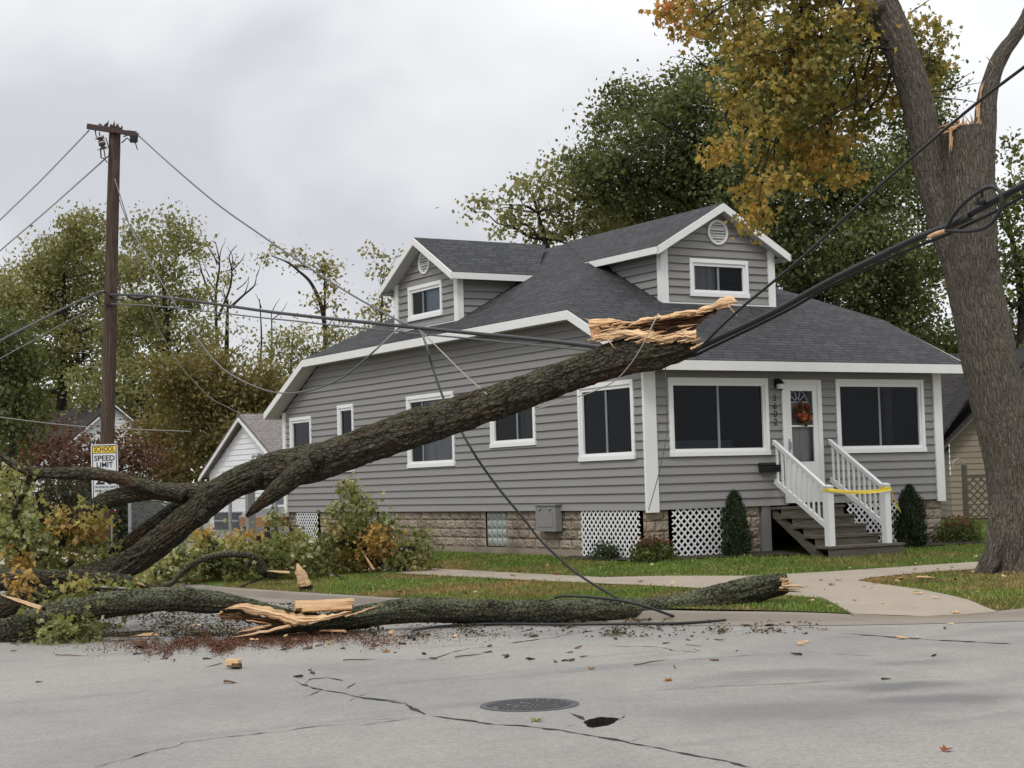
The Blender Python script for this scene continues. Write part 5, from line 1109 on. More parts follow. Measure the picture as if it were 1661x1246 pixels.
# ------------------------------------------------------------------ the fallen trunk
BD = lambda x: float(np.interp(x, [-60, 150, 600, 1130], [23.0, 22.6, 21.3, 20.0]))
fo = at(190, 920, BD(190)); fo[2] = 0
ft_ = thing('fallen_tree', 'big mossy broken tree trunk hanging across the street on the cables', 'tree trunk', None, fo); FO = np.array(fo)
m = MB()
T1, TR1 = pp([(1128, 563, 17), (1112, 564, 34), (1085, 567, 50), (1055, 573, 56), (1010, 580, 55), (955, 597, 53), (900, 617, 53), (840, 641, 54), (780, 662, 55), (720, 680, 55), (666, 696, 56), (600, 719, 57), (555, 735, 58), (510, 749, 60), (470, 757, 59), (435, 764, 53), (404, 773, 49), (359, 797, 45), (314, 833, 45), (269, 870, 44), (224, 904, 42), (180, 924, 38), (130, 939, 38), (60, 960, 38), (0, 990, 36), (-40, 1015, 34)], BD)
m.tube(T1-FO, TR1, 120, .018, bark=.024, seed=21, lump=.09)
for (x, y, w, d_) in [(905, 602, 20, -.14), (742, 662, 24, -.10), (640, 720, 26, -.22), (575, 716, 20, -.12), (820, 655, 16, -.2), (520, 748, 22, -.24), (420, 775, 24, -.2), (330, 838, 22, -.18), (700, 690, 12, -.2)]:
    c_ = at(x, y, BD(x)+d_+.06)-FO; o_ = at(x+rng.normal(0, 3), y-6, BD(x)+d_-.06)-FO; m.tube(np.array([c_, (c_+o_)/2, o_, o_+(o_-c_)*.25]), np.array([1.2, .9, .6, .2])*w*BD(x)/FPX/2, 20, .012, bark=.014, seed=int(x), lump=.2)
def limb(lst, sd, d=BD, bk=.012, sides=48, step=.02, mbx=None, bs=.7): 
    p, r = pp(lst, d); (mbx or m).tube(p-FO, r, sides, step, bark=bk, seed=sd, lump=.06, bs=bs)
limb([(352, 806, 42), (320, 801, 33), (289, 800, 30), (246, 797, 28), (205, 803, 27), (173, 813, 27), (140, 830, 26), (117, 848, 25), (104, 864, 20), (92, 884, 14)], 31, lambda x: BD(x)+.1)
limb([(300, 803, 22), (250, 790, 20), (218, 783, 20), (188, 774, 20), (145, 768, 20), (87, 768, 18), (43, 763, 15), (17, 750, 11), (0, 738, 8), (-20, 722, 5)], 33, lambda x: BD(x)-.1)
limb([(60, 769, 16), (45, 783, 15), (32, 808, 12), (22, 840, 9)], 34, lambda x: BD(x)-.05, .008, 24)
limb([(300, 812, 22), (280, 826, 21), (231, 862, 20), (195, 890, 19), (165, 912, 18), (130, 935, 14)], 35, lambda x: BD(x)+.55)
limb([(505, 752, 34), (478, 772, 34), (455, 791, 31), (432, 810, 23), (414, 825, 14), (400, 838, 4)], 36, lambda x: BD(x)-.32, .014)
m.build('trunk', MT['fallen_bark'], ft_, True)
ED = lambda x: BD(x)-.02
tn = MB()
up = [(953, 518), (975, 517), (999, 517), (1008, 522), (1024, 521), (1047, 516), (1083, 509), (1129, 501.5), (1156, 494), (1165, 487), (1172, 482), (1182, 480), (1190, 482.6), (1196, 488)]
ub_ = [(961, 527), (984, 529), (1002, 524), (1011, 525), (1031, 526), (1056, 520), (1083, 515), (1111, 512), (1136, 508), (1163, 500), (1183, 498), (1196, 490)]
lt_ = [(960, 545), (984, 536), (1002, 532), (1029, 534), (1056, 538), (1074, 545), (1092, 541), (1110, 537), (1129, 534)]
lb_ = [(962, 549), (975, 553), (986, 551), (1002, 549), (1029, 548), (1047, 553), (1071, 558), (1083, 556), (1103, 550), (1118, 553), (1130, 552)]
sheet_wood(tn, [(961, 524), (1011, 524), (1083, 513), (1136, 506), (1166, 497)], [(960, 548), (1002, 540), (1050, 545), (1074, 550), (1110, 540), (1128, 536), (1140, 522), (1164, 505)], lambda x: BD(x)+.14, .12, 70, 12, 5, -.05, .035, mi=1)
sheet_wood(tn, up, ub_, lambda x: BD(x)-.03, .15, 80, 6, 1, .03, .014)
sheet_wood(tn, lt_, lb_, lambda x: BD(x)-.17, .12, 70, 6, 2, .03, .018)
sheet_wood(tn, [(954, 520), (962, 524), (968, 527)], [(960, 552), (966, 553), (985, 551)], lambda x: BD(x)-.06, .1, 14, 10, 3, .0, .03, mi=2)
pt = lambda x, y, d=-.2: at(x, y, BD(x)+d)
for k, (x0, y0, x1, y1, w, d_, mi) in enumerate([(984, 549, 998, 566, .025, -.32, 0), (1182, 497, 1197, 514, .028, -.08, 0), (1120, 566, 1150, 553, .05, -.2, 0), (1110, 545, 1130, 548, .06, -.2, 0), (1122, 556, 1138, 548, .04, -.15, 2), (1080, 534, 1140, 520, .05, .05, 1), (1000, 538, 1090, 528, .035, .02, 1), (970, 545, 1060, 533, .04, -.0, 2), (1040, 524, 1150, 506, .03, .0, 2), (960, 523, 948, 516, .03, -.02, 0), (1100, 530, 1133, 526, .03, -.02, 2), (975, 531, 1040, 530, .03, -.06, 2), (1000, 536, 1052, 540, .03, -.08, 2), (964, 540, 958, 551, .03, -.15, 0)]):
    shard(tn, pt(x0, y0, d_), pt(x1, y1, d_), w, w*.6, 120+k, mi=mi)
for k in range(90):
    u_ = rng.random(); lx, ly = (np.interp(u_, np.linspace(0, 1, len(q_)), [a[i] for a in q_]) for i in (0, 1) for q_ in [up if k % 2 else lt_]) if False else (0, 0)
    q_ = [ub_, lt_, lb_][k % 3]; t_ = u_*(len(q_)-1.001); i_ = int(t_); f_ = t_-i_; lx = q_[i_][0]*(1-f_)+q_[i_+1][0]*f_; ly = q_[i_][1]*(1-f_)+q_[i_+1][1]*f_
    L_ = rng.uniform(8, 34); dz_ = [-.06, -.18, -.2][k % 3]; shard(tn, pt(lx-L_*.5, ly+L_*.10, dz_+rng.normal(0, .02)), pt(lx+L_*.5, ly-L_*.12+rng.normal(0, 2.5), dz_+rng.normal(0, .03)), rng.uniform(.012, .03), rng.uniform(.008, .02), 500+k, mi=[0, 0, 1, 2][k % 4])
for v in tn.v: v -= FO
tn.build('torn_wood', [MT['split_wood'], MT['heart_wood'], MT['orange_wood']], ft_)

# ------------------------------------------------------------------ the limb lying on the road, cracked in the middle
LD = lambda x: float(np.interp(x, [-60, 0, 350, 480, 700, 1100, 1280], [20.2, 20.1, 19.75, 19.6, 20.3, 20.7, 20.8]))
lo_ = at(640, 1000, LD(640)); lo_[2] = 0
lg = thing('fallen_limb', 'long mossy limb lying cracked on the road along the kerb', 'tree limb', None, lo_); LO = np.array(lo_)
m = MB()
def limb2(lst, sd, d=LD, bk=.016, sides=64, step=.018, mbx=None):
    p, r = pp(lst, d); (mbx or m).tube(p-LO, r, sides, step, bark=bk, seed=sd, lump=.06, bs=.8)
limb2([(-60, 1048, 52), (0, 1031, 46), (60, 1009, 42), (119, 992, 41), (199, 979, 40), (278, 973, 38), (338, 977, 36), (380, 981, 28), (420, 987, 20), (460, 996, 15), (510, 1001, 10), (550, 999, 5)], 51)
limb2([(415, 1030, 4), (440, 1023, 12), (480, 1017, 19), (530, 1010, 25), (570, 1003, 31), (620, 995, 35), (660, 991, 38), (700, 990, 39), (790, 993, 39), (881, 993, 41), (971, 991, 40), (1050, 990, 42), (1121, 982, 46), (1180, 968, 47), (1230, 955, 43), (1262, 948, 37), (1276, 946, 31)], 52)
m.build('bark', MT['log_bark'], lg, True)
tn = MB()
sheet_wood(tn, [(374, 984), (392, 980), (410, 979), (447, 988), (471, 994), (516, 999), (567, 991)], [(359, 990), (388, 989), (416, 997), (456, 1007), (477, 1016), (516, 1010), (571, 992)], lambda x: LD(x)-.25, .1, 50, 6, 11, .03, .018)
sheet_wood(tn, [(352, 988), (375, 988), (416, 996), (456, 1006)], [(359, 1006), (385, 1008), (428, 1016), (470, 1014)], lambda x: LD(x)-.1, .1, 40, 8, 12, -.05, .03, mi=1)
for k, (x0, y0, x1, y1, w, d_, mi) in enumerate([(470, 1016, 377, 1034, .085, -.35, 0), (428, 1017, 382, 1027, .06, -.3, 0), (440, 1014, 396, 1020, .05, -.22, 2), (360, 992, 351, 1000, .05, -.28, 0), (500, 1012, 570, 994, .05, -.26, 0), (574, 996, 622, 980, .05, -.32, 2), (560, 1000, 600, 988, .04, -.3, 0), (400, 1006, 440, 1012, .04, -.2, 2), (410, 1003, 450, 1008, .03, -.2, 1)]):
    shard(tn, at(x0, y0, LD(x0)+d_), at(x1, y1, LD(x1)+d_), w, w*.45, 150+k, mi=mi)
for v in tn.v: v -= LO
tn.build('torn_wood', [MT['split_wood'], MT['heart_wood'], MT['orange_wood']], lg); tn = MB()
for k, (x0, y0, x1, y1, w, mi) in enumerate([(1268, 944, 1283, 935, .06, 0), (1268, 950, 1312, 952, .07, 0), (1264, 953, 1298, 957, .05, 2), (1266, 940, 1279, 941, .08, 2), (1268, 947, 1290, 944, .05, 2), (1262, 958, 1300, 960, .04, 1)]):
    shard(tn, at(x0, y0, LD(x0)-.18), at(x1, y1, LD(x1)-.18), w, w*.5, 170+k, mi=mi)
for v in tn.v: v -= LO
tn.build('torn_wood', [MT['split_wood'], MT['heart_wood'], MT['orange_wood']], lg)
# a second broken limb on the left
b3 = at(100, 938, 21.4); b3[2] = 0
sl = thing('broken_limb', 'shorter broken limb lying level above the cracked log at left', 'tree limb', None, b3); m = MB()
p, r = pp([(-40, 938, 40), (20, 940, 34), (60, 937, 28), (100, 936, 24), (139, 937, 23), (190, 941, 20), (222, 946, 16)], 21.4); m.tube(p-b3, r, 44, .02, bark=.012, seed=61, lump=.08, bs=.7)
p, r = pp([(200, 944, 16), (224, 948, 12), (248, 953, 7), (268, 950, 4)], 21.5); m.tube(p-b3, r, 20, .02, bark=.006, seed=62)
m.build('bark', MT['fallen_bark'], sl, True)
tn = MB(); shard(tn, at(216, 943, 21.2)-b3, at(236, 950, 21.2)-b3, .08, .05, 5); shard(tn, at(219, 941, 21.2)-b3, at(226, 940, 21.2)-b3, .06, .05, 6); tn.build('torn_wood', MT['split_wood'], sl)
D1 = float((on_ground(610, 930)-CAM)@FWD); D2 = float((on_ground(400, 944)-CAM)@FWD)
# bowed branch over the grass and the loose pieces
bb = on_ground(285, 950); m = MB(); bt = thing('bowed_branch', 'thin bare branch arching over the grass beside the fallen leaves', 'branch', None, bb)
p, r = pp([(240, 962, 7), (278, 946, 9), (296, 928, 10), (318, 912, 10), (345, 902, 11), (373, 899, 11), (400, 900, 11), (417, 905, 11), (426, 916, 9), (429, 930, 8)], 28.2); m.tube(p-bb, r, 10, .05, bark=.003, seed=71)
p, r = pp([(412, 904, 6), (402, 915, 5), (397, 928, 4)], 28.1); m.tube(p-bb, r, 8, .05)
p, r = pp([(418, 920, 15), (430, 928, 16), (450, 932, 14)], 28.3); m.tube(p-bb, r, 12, .05, bark=.005, seed=72); m.build('branch', MT['log_bark'], bt, True)
def piece(name, label, cat, parts, group=None):
    allv = np.array([p for (a, b, w, t, mi) in parts for p in (a, b)]); o = allv.mean(0); o[2] = allv[:, 2].min()
    mb_ = MB()
    for k, (a, b, w, t, mi) in enumerate(parts): shard(mb_, np.array(a)-o, np.array(b)-o, w, t, int(rng.integers(1e6)), n=14, tipb=(k == 0 and mi == 0), mi=mi, rg=.22)
    ob = mb_.build(name, [MT['split_wood'], MT['fallen_bark'], MT['orange_wood'], MT['heart_wood']]); ob.location = o; return tag(ob, label, cat, group)
dG = 24.2
g0 = on_ground(497, 957)
dg_ = float((g0-CAM)@FWD)-.3
piece('wood_chunk', 'upright pale split wedge of wood with dark base standing on the kerb grass', 'wood chunk', [(at(496, 951, dg_), at(482, 914, dg_), .24, .14, 0), (at(487, 952, dg_+.02), at(505, 957, dg_), .15, .16, 1), (at(493, 950, dg_-.05), at(485, 925, dg_-.05), .14, .1, 0)])
piece('wood_slab', 'broad pale slab of split wood resting on top of the cracked log', 'wood slab', [(at(478, 984, LD(500)-.1), at(576, 979, LD(560)-.1), .16, .10, 0), (at(490, 990, LD(500)-.16), at(570, 985, LD(560)-.16), .07, .06, 2), (at(479, 978, LD(500)-.05), at(574, 974, LD(560)-.05), .06, .05, 0)])
piece('wood_slab', 'pale split piece with bark edge lying flat on the road left of the sawdust', 'wood slab', [(on_road(255, 1029, .05), on_road(168, 1033, .05), .13, .05, 0), (on_road(250, 1025, .08), on_road(166, 1030, .08), .05, .05, 1)])
piece('wood_chunk', 'small round pale chunk of wood alone on the open road', 'wood chunk', [(on_road(370, 1076, .05), on_road(389, 1076, .05), .11, .08, 2), (on_road(378, 1080, .03), on_road(390, 1080, .03), .08, .05, 3), (on_road(369, 1072, .06), on_road(382, 1072, .07), .05, .04, 0)])
piece('wood_splinter', 'long pale splinter sticking out over the log at the left edge', 'splinter', [(at(68, 987, 19.6), at(2, 965, 19.7), .11, .05, 0), (at(72, 988, 19.65), at(0, 968, 19.75), .12, .05, 1)])
piece('wood_splinter', 'pale flat splinter lying on the grass below the broken tree', 'splinter', [(on_ground(1490, 943)+np.array((0, 0, .06)), on_ground(1518, 944)+np.array((0, 0, .06)), .14, .03, 0)])
piece('wood_splinter', 'pale splinter half hidden in the leafy branches behind the upright wedge', 'splinter', [(at(470, 929, 28.2), at(432, 926, 28.2), .07, .05, 0)])
piece('wood_splinter', 'pale peeled splinter standing among the orange leaves', 'splinter', [(at(606, 924, D1-.6), at(590, 898, D1-.6), .06, .05, 0)])
piece('black_twig', 'tangled dark twig with a burl lying at the edge of the sawdust', 'twig', [(on_road(205, 1044, .03), on_road(236, 1043, .05), .02, .02, 3), (on_road(222, 1042, .04), on_road(233, 1044, .06), .09, .07, 3), (on_road(236, 1040, .05), on_road(256, 1022, .1), .015, .015, 3)])
piece('bark_piece', 'mossy strip of bark lying on the road below the cracked log', 'bark', [(on_road(520, 1024, .03), on_road(600, 1016, .05), .06, .04, 1), (on_road(515, 1023, .05), on_road(560, 1024, .05), .05, .03, 2)])

# ------------------------------------------------------------------ fallen leafy branches
def leafy(name, label, stems, clumps, depth, dspread, cols, seed=0, dens_=1.0, size=.125, origin=None):
    o = np.array(origin, float); ro = thing(name, label, 'branch', 'fallen leafy branches' if False else None, o); w = MB(); lf = MB()
    for lst in stems:
        p, r = pp(lst, depth); w.tube(p-o, np.maximum(r, .006), 7, .08)
    allp = np.vstack([pp(l, depth)[0] for l in stems])
    for (x, y, r, colk) in clumps:
        dp = depth+rng.uniform(-dspread, dspread); c = at(x, y, dp); R_ = r*dp/FPX
        j = allp[np.argmin(np.linalg.norm(allp-c, axis=1))]; w.tube(curve_to(j, c, .1, 4)-o, [.014, .011, .008, .005], 5)
        n = max(4, int(R_*R_*260*dens_)); u = rng.normal(size=(n, 3)); u /= np.linalg.norm(u, axis=1)[:, None]; u *= (rng.uniform(.05, 1, n)**.45)[:, None]*R_
        for q_ in u:
            P0 = c+q_
            gz = float(hgt(P0[0], P0[1])) if inpoly([P0[0]], [P0[1]], YARD)[0] else 0.0
            if P0[2] < gz+.06: P0[2] = gz+rng.uniform(.04, .2)
            if rng.random() < .35: w.tube(curve_to(c, P0, .1, 3)-o, [.006, .004, .003], 3, smooth=False)
            k = rng.integers(13, 26); Pq = P0+rng.normal(0, .10, (k, 3)); Pq[:, 2] = np.maximum(Pq[:, 2], gz+.02)
            t = pal(cols[colk], k, .28)*rng.uniform(.75, 1.3); leaves(lf, Pq-o, size, t, 'maple', .7, .3)
    w.build('stems', MT['tree_bark'], ro, True); lf.build('foliage', MT['leaf'], ro); return ro
LC = {'g': [(.185, .205, .07), (.24, .245, .085), (.15, .175, .055), (.36, .36, .22)], 'y': [(.29, .26, .08), (.34, .295, .10), (.24, .235, .08)], 'o': [(.37, .235, .075), (.36, .24, .07), (.46, .31, .11)], 'd': [(.12, .14, .045), (.15, .165, .05)]}
leafy('leafy_branch', 'fallen leafy branch with orange tinged leaves heaped before the side foundation', [[(660, 925, 9), (620, 915, 12), (590, 890, 14), (582, 850, 12), (580, 815, 8), (575, 798, 5)], [(590, 890, 10), (555, 880, 8), (520, 870, 6)], [(595, 900, 10), (640, 890, 8), (680, 890, 5)]],
      [(571, 798, 8, 'g'), (583, 812, 8, 'g'), (556, 822, 9, 'g'), (598, 822, 7, 'g'), (588, 838, 12, 'g'), (572, 850, 15, 'g'), (560, 858, 16, 'y'), (550, 875, 18, 'o'), (585, 875, 20, 'y'), (600, 880, 18, 'o'), (625, 880, 18, 'o'), (630, 860, 18, 'g'), (640, 900, 18, 'g'), (665, 895, 16, 'g'), (690, 895, 10, 'g'), (682, 912, 12, 'y'), (575, 905, 20, 'y'), (600, 915, 14, 'o'), (550, 905, 18, 'g'), (525, 890, 16, 'g'), (655, 920, 14, 'g'), (685, 870, 6, 'g'), (625, 852, 6, 'g'), (560, 790, 5, 'g'), (540, 835, 6, 'g'), (640, 922, 12, 'd'), (565, 922, 12, 'y')], D1, .5, LC, 1, .85, .082, on_ground(610, 925))
leafy('leafy_branch', 'fallen green leafy branches spread over the grass under the big trunk', [[(250, 930, 7), (330, 912, 7), (420, 910, 6), (500, 895, 5)], [(350, 905, 4), (345, 885, 3), (340, 872, 2)], [(440, 838, 1.2), (470, 855, 1.5), (510, 890, 2)]],
      [(265, 935, 22, 'g'), (300, 915, 22, 'g'), (330, 895, 20, 'y'), (335, 880, 9, 'y'), (329, 868, 5, 'o'), (360, 898, 15, 'g'), (384, 886, 9, 'y'), (381, 874, 5, 'o'), (400, 900, 22, 'g'), (420, 878, 9, 'o'), (430, 900, 22, 'g'), (460, 895, 20, 'g'), (490, 895, 20, 'g'), (515, 900, 18, 'g'), (455, 915, 18, 'd'), (500, 915, 14, 'g'), (340, 920, 20, 'g'), (380, 922, 18, 'd'), (250, 950, 14, 'g'), (300, 935, 16, 'g'), (525, 870, 10, 'g'), (445, 842, 5, 'g'), (462, 880, 10, 'g'), (355, 905, 18, 'd'), (290, 900, 12, 'g'), (480, 875, 8, 'y'), (520, 925, 10, 'd')], D2, .6, LC, 2, 1.1, .082, on_ground(400, 930))
leafy('leafy_branch', 'big heap of fallen green and yellow leaves at the left edge of the street', [[(-30, 960, 14), (40, 900, 14), (70, 860, 10), (60, 800, 6)], [(20, 930, 10), (90, 890, 8), (150, 850, 6), (160, 830, 3)], [(40, 900, 8), (30, 820, 6), (10, 770, 4)], [(60, 970, 8), (100, 930, 6), (130, 900, 4)]],
      [(12, 770, 18, 'g'), (35, 785, 14, 'g'), (10, 805, 26, 'y'), (40, 820, 18, 'g'), (15, 845, 24, 'g'), (45, 855, 18, 'g'), (85, 845, 14, 'y'), (95, 852, 11, 'o'), (70, 870, 18, 'g'), (20, 885, 26, 'g'), (110, 865, 10, 'g'), (155, 838, 12, 'y'), (160, 862, 11, 'o'), (148, 825, 7, 'y'), (140, 852, 7, 'o'), (100, 890, 16, 'g'), (60, 900, 20, 'g'), (30, 915, 22, 'o'), (85, 915, 18, 'g'), (120, 905, 14, 'd'), (10, 940, 20, 'y'), (60, 935, 12, 'd'), (120, 950, 14, 'g'), (100, 965, 14, 'g'), (30, 955, 12, 'o'), (0, 870, 24, 'g'), (-20, 830, 30, 'g'), (145, 880, 7, 'g'), (160, 895, 8, 'g'), (125, 885, 9, 'y')], 23.1, .75, LC, 3, .85, .075, np.array([-11, -1.5, 0]))
leafy('leafy_branch', 'low spray of green leaves on the road under the left end of the log', [[(20, 1040, 6), (80, 1032, 6), (140, 1040, 4)]], [(110, 1030, 12, 'g'), (85, 1036, 12, 'g'), (135, 1038, 9, 'g'), (60, 1040, 10, 'd'), (100, 1042, 9, 'y'), (148, 1042, 5, 'g')], 19.75, .25, LC, 4, 2.0, .07, np.array([-11, -3.5, 0]))
leafy('leafy_branch', 'leaf clumps caught between the shorter broken limb and the cracked log', [[(40, 985, 6), (90, 965, 6), (150, 955, 5), (240, 960, 4)]], [(90, 968, 13, 'g'), (120, 958, 12, 'y'), (70, 985, 14, 'g'), (45, 1000, 12, 'g'), (150, 965, 11, 'g'), (35, 945, 8, 'o'), (130, 985, 9, 'd'), (180, 962, 8, 'g'), (210, 968, 7, 'd')], 20.9, .3, LC, 5, 2.0, .072, np.array([-10, -2.5, 0]))
# ------------------------------------------------------------------ utility pole, sign
PD = 38.9
pb = at(169, 930, PD); pb[2] = .1
up_ = thing('utility_pole', 'tall leaning wooden utility pole with broken crossarm at left', 'utility pole', None, pb)
pk_ = lambda x, y, d=0: at(x, y, PD+d)-pb
m = MB(); m.tube([pk_(166, 960), pk_(169, 900), pk_(176, 640), pk_(181, 420), pk_(186.5, 207)], [.172, .168, .155, .142, .128], 28, .25, bark=.004, seed=81, bs=.5); m.build('shaft', MT['pole_wood'], up_, True)
m = MB(); m.bar(pk_(141.5, 205, -.17), pk_(187, 212, -.17), .10, .115); m.bar(pk_(184, 211, -.168), pk_(224, 220, -.17), .098, .10)
for k in range(16): shard(m, pk_(163+k*2.2, 209+rng.normal(0, 2), -.17), pk_(166+k*2.2+rng.normal(0, 3), 203+rng.normal(0, 3), -.17), .05, .04, 200+k)
m.build('crossarm', MT['old_timber'], up_)
m = MB()
for (x0, y0, x1, y1) in [(154, 211, 157, 226), (161, 214, 162, 223), (172, 224, 176, 240), (163, 242, 164, 256), (164, 256, 171, 258), (168, 240, 171, 257), (171, 257, 178, 252), (170, 258, 174, 264), (175, 240, 171, 241), (166, 203, 160, 201), (155, 203, 155, 215)]: m.bar(pk_(x0, y0, -.2), pk_(x1, y1, -.2), .022, .022)
m.build('bracket', MT['black_paint'], up_); m = MB()
for (x0, y0, x1, y1) in [(197, 232, 206, 224), (206, 224, 213, 230), (213, 230, 221, 222), (200, 222, 214, 217), (206, 212, 222, 214), (219, 230, 223, 243)]: m.bar(pk_(x0, y0, -.2), pk_(x1, y1, -.2), .022, .022)
m.box(pk_(217, 226, -.2)-.07, pk_(217, 226, -.2)+.07); m.build('brace', MT['black_paint'], up_)
m = MB(); a, b = pk_(162, 221, -.22), pk_(168, 242, -.22)
for t, r in ((.0, .05), (.12, .085), (.22, .05), (.36, .08), (.48, .05), (.6, .085), (.75, .05), (.88, .08)): m.tube([a+(b-a)*t, a+(b-a)*(t+.09)], r, 10, smooth=False)
m.build('cutout', MT['brown_porcelain'], up_)
m = MB(); m.tube([a+(b-a)*.02, a+(b-a)*.12], .09, 10, smooth=False).tube([a+(b-a)*.45, a+(b-a)*.53], .085, 10, smooth=False).bar(pk_(154, 226, -.22), pk_(172, 224, -.22), .03, .03).bar(pk_(158, 243, -.22), pk_(176, 240, -.22), .03, .03); m.build('insulator', MT['porcelain'], up_)
m = MB(); m.bar(pk_(176, 478, -.17), pk_(188, 480, -.17), .05, .05).bar(pk_(168, 493, -.18), pk_(184, 494, -.18), .04, .04)
m.tube([pk_(204, 478, -.5), pk_(222, 484, -.5), pk_(247, 479, -.5)], [.02, .06, .02], 8).tube([pk_(181, 479, -.3), pk_(190, 486, -.3), pk_(202, 487, -.3)], .02, 6)
m.build('cable_clamp', MT['black_rubber'], up_)
m = MB(); m.tube([pk_(181, 840, -.15), pk_(182, 905, -.15)], .022, 6, smooth=False); m.build('ground_wire', MT['galvanised'], up_)
# sign
so = at(170, 765, PD-.25); sr_ = RGT*np.array((1, 1, 0)); sr_ /= np.linalg.norm(sr_); sr_ = sr_*.96+np.array((FWD[0], FWD[1], 0))*.0; sr_ /= np.linalg.norm(sr_)
su = np.array((.0, 0, 1.0))+sr_*-.012; su /= np.linalg.norm(su); sn = np.cross(sr_, su)     # sn points to the viewer
sg = thing('speed_limit_sign', 'white and yellow school speed limit sign on the utility pole', 'sign', None, so)
SW, SH = .605, 1.235
Q = lambda a, z, o=0.: sr_*a+su*z+sn*o
def rrect(mb_, x0, x1, z0, z1, r, o, th=None, mi=0):
    pts = []
    for cx, cz, a0 in ((x1-r, z1-r, 0), (x0+r, z1-r, 90), (x0+r, z0+r, 180), (x1-r, z0+r, 270)):
        for a in np.radians(np.linspace(a0, a0+90, 5)): pts.append(Q(cx+r*math.cos(a), cz+r*math.sin(a), o))
    if th: mb_.prism(pts, sn*th, mi=mi)
    else: mb_.add(pts, [np.arange(len(pts))], mi=mi)
b_ = MB(); rrect(b_, -SW/2, SW/2, -SH/2, SH/2, .05, -.004, .004); b_.build('plate', MT['sign_white'], sg)
y_ = MB(); rrect(y_, -SW/2+.03, SW/2-.03, SH/2-.20, SH/2-.03, .03, .003); y_.build('yellow_panel', MT['sign_yellow'], sg)
k_ = MB()
def frame(x0, x1, z0, z1, w, o=.005):
    for (a0, a1, c0, c1) in ((x0, x1, z1-w, z1), (x0, x1, z0, z0+w), (x0, x0+w, z0+w, z1-w), (x1-w, x1, z0+w, z1-w)): k_.add([Q(a0, c0, o), Q(a1, c0, o), Q(a1, c1, o), Q(a0, c1, o)], np.array([(0, 1, 2, 3)]))
frame(-SW/2+.025, SW/2-.025, -SH/2+.025, SH/2-.025, .018); k_.add([Q(-SW/2+.03, SH/2-.205, .005), Q(SW/2-.03, SH/2-.205, .005), Q(SW/2-.03, SH/2-.19, .005), Q(-SW/2+.03, SH/2-.19, .005)], np.array([(0, 1, 2, 3)]))
def sgtext(txt, z, size, wid=None, dx=0):
    v, f = text_verts(txt, size); s_ = wid/(v[:, 0].max()-v[:, 0].min()) if wid else 1
    k_.add([Q(dx+p[0]*s_, z+p[1], .004+p[2]+.002) for p in v], f)
sgtext('SCHOOL', SH/2-.165, .165, .47); sgtext('SPEED', SH/2-.37, .17, .46); sgtext('LIMIT', SH/2-.52, .17, .37); sgtext('20', SH/2-.90, .44, .42)
sgtext('ON SCHOOL DAYS', -SH/2+.245, .075, .48); sgtext('WHEN CHILDREN', -SH/2+.155, .085, .47); sgtext('ARE PRESENT', -SH/2+.065, .085, .40)
k_.build('lettering', MT['ink'], sg)
MB().tube([Q(0, SH/2-.1, .008), Q(0, SH/2-.1, .02)], .02, 8, smooth=False).build('bolt', MT['galvanised'], sg)
for z_ in (SH/2-.1, -SH/2+.3): MB().bar(Q(-.1, z_, -.03), Q(.1, z_, -.03), .05, .03).build('bracket', MT['galvanised'], sg)

# ------------------------------------------------------------------ cables
def cable(name, label, pts, r, mat='black_rubber', cat='cable', group=None, extra=None):
    P = np.array(pts, float); o = P[0].copy(); m = MB(); m.tube(P-o, r, 8, max(.05, np.linalg.norm(np.diff(P, axis=0), axis=1).sum()/160))
    if extra: extra(m, o)
    ob = m.build(name, MT[mat], None, True); ob.location = o; return tag(ob, label, cat, group)
CX = -4.72
cx = lambda x, y: on_x(x, y, CX)
cable('cable_bundle', 'thick black cable bundle sagging from the pole under the trunk to the upper right', [at(178, 478, PD-.25)]+[cx(x, y) for x, y in [(246, 480), (347, 493), (420, 503.5), (480, 511), (560, 519.5), (640, 528), (760, 540), (860, 550), (940, 559), (1000, 568), (1060, 579), (1111, 575.5), (1137, 563), (1200, 533), (1265, 501), (1340, 459), (1420, 419), (1490, 385), (1530, 370), (1600, 333), (1665, 298), (1740, 258)]], np.array([.028]*10+[.03]*4+[.036]*9), extra=None)
cable('cable', 'second black cable hanging just below the bundle right of the trunk end', [cx(x, y)+np.array((.05, 0, 0)) for x, y in [(1060, 584), (1115, 578), (1150, 563), (1265, 507), (1340, 465), (1450, 413), (1530, 380), (1560, 366), (1610, 342), (1665, 312), (1740, 272)]], .017)
cable('cable', 'thinner grey line strung just under the bundle from pole to trunk', [at(180, 493, PD-.25)]+[cx(x, y) for x, y in [(246, 496), (347, 506.5), (420, 515), (480, 521), (560, 530), (640, 537), (680, 542), (760, 549), (860, 559), (950, 568), (1010, 576)]], .013, 'grey_cable')
cable('cable', 'black cable running steeply from the trunk end to the upper right sky', [on_x(x, y, CX-.1) for x, y in [(1128, 572), (1140, 560), (1195, 506), (1300, 419), (1400, 326), (1470, 264), (1540, 204), (1600, 155), (1665, 106), (1740, 48)]], .016)
cable('cable', 'long thin wire falling from the right end of the crossarm to the cables', [at(226, 221, PD-.2)]+[cx(x, y) for x, y in [(280, 270), (351, 330), (420, 379), (480, 420), (560, 472), (620, 506), (650, 522), (668, 529)]], .016, 'grey_cable')
dl = [cx(668, 529), cx(680, 535), at(690, 556, 23.0), at(703, 600, 22.6), at(719, 645, 22.2), at(735, 678, 21.9), at(750, 703, 21.7), at(775, 745, 21.5), at(811, 795, 21.3), at(850, 842, 21.2), at(880, 880, 21.1), at(936, 930, 20.9), at(985, 961, 20.55), at(1000, 970, 20.42)]
cable('cable', 'black cable hanging from the bundle behind the trunk down to the log', dl, .016)
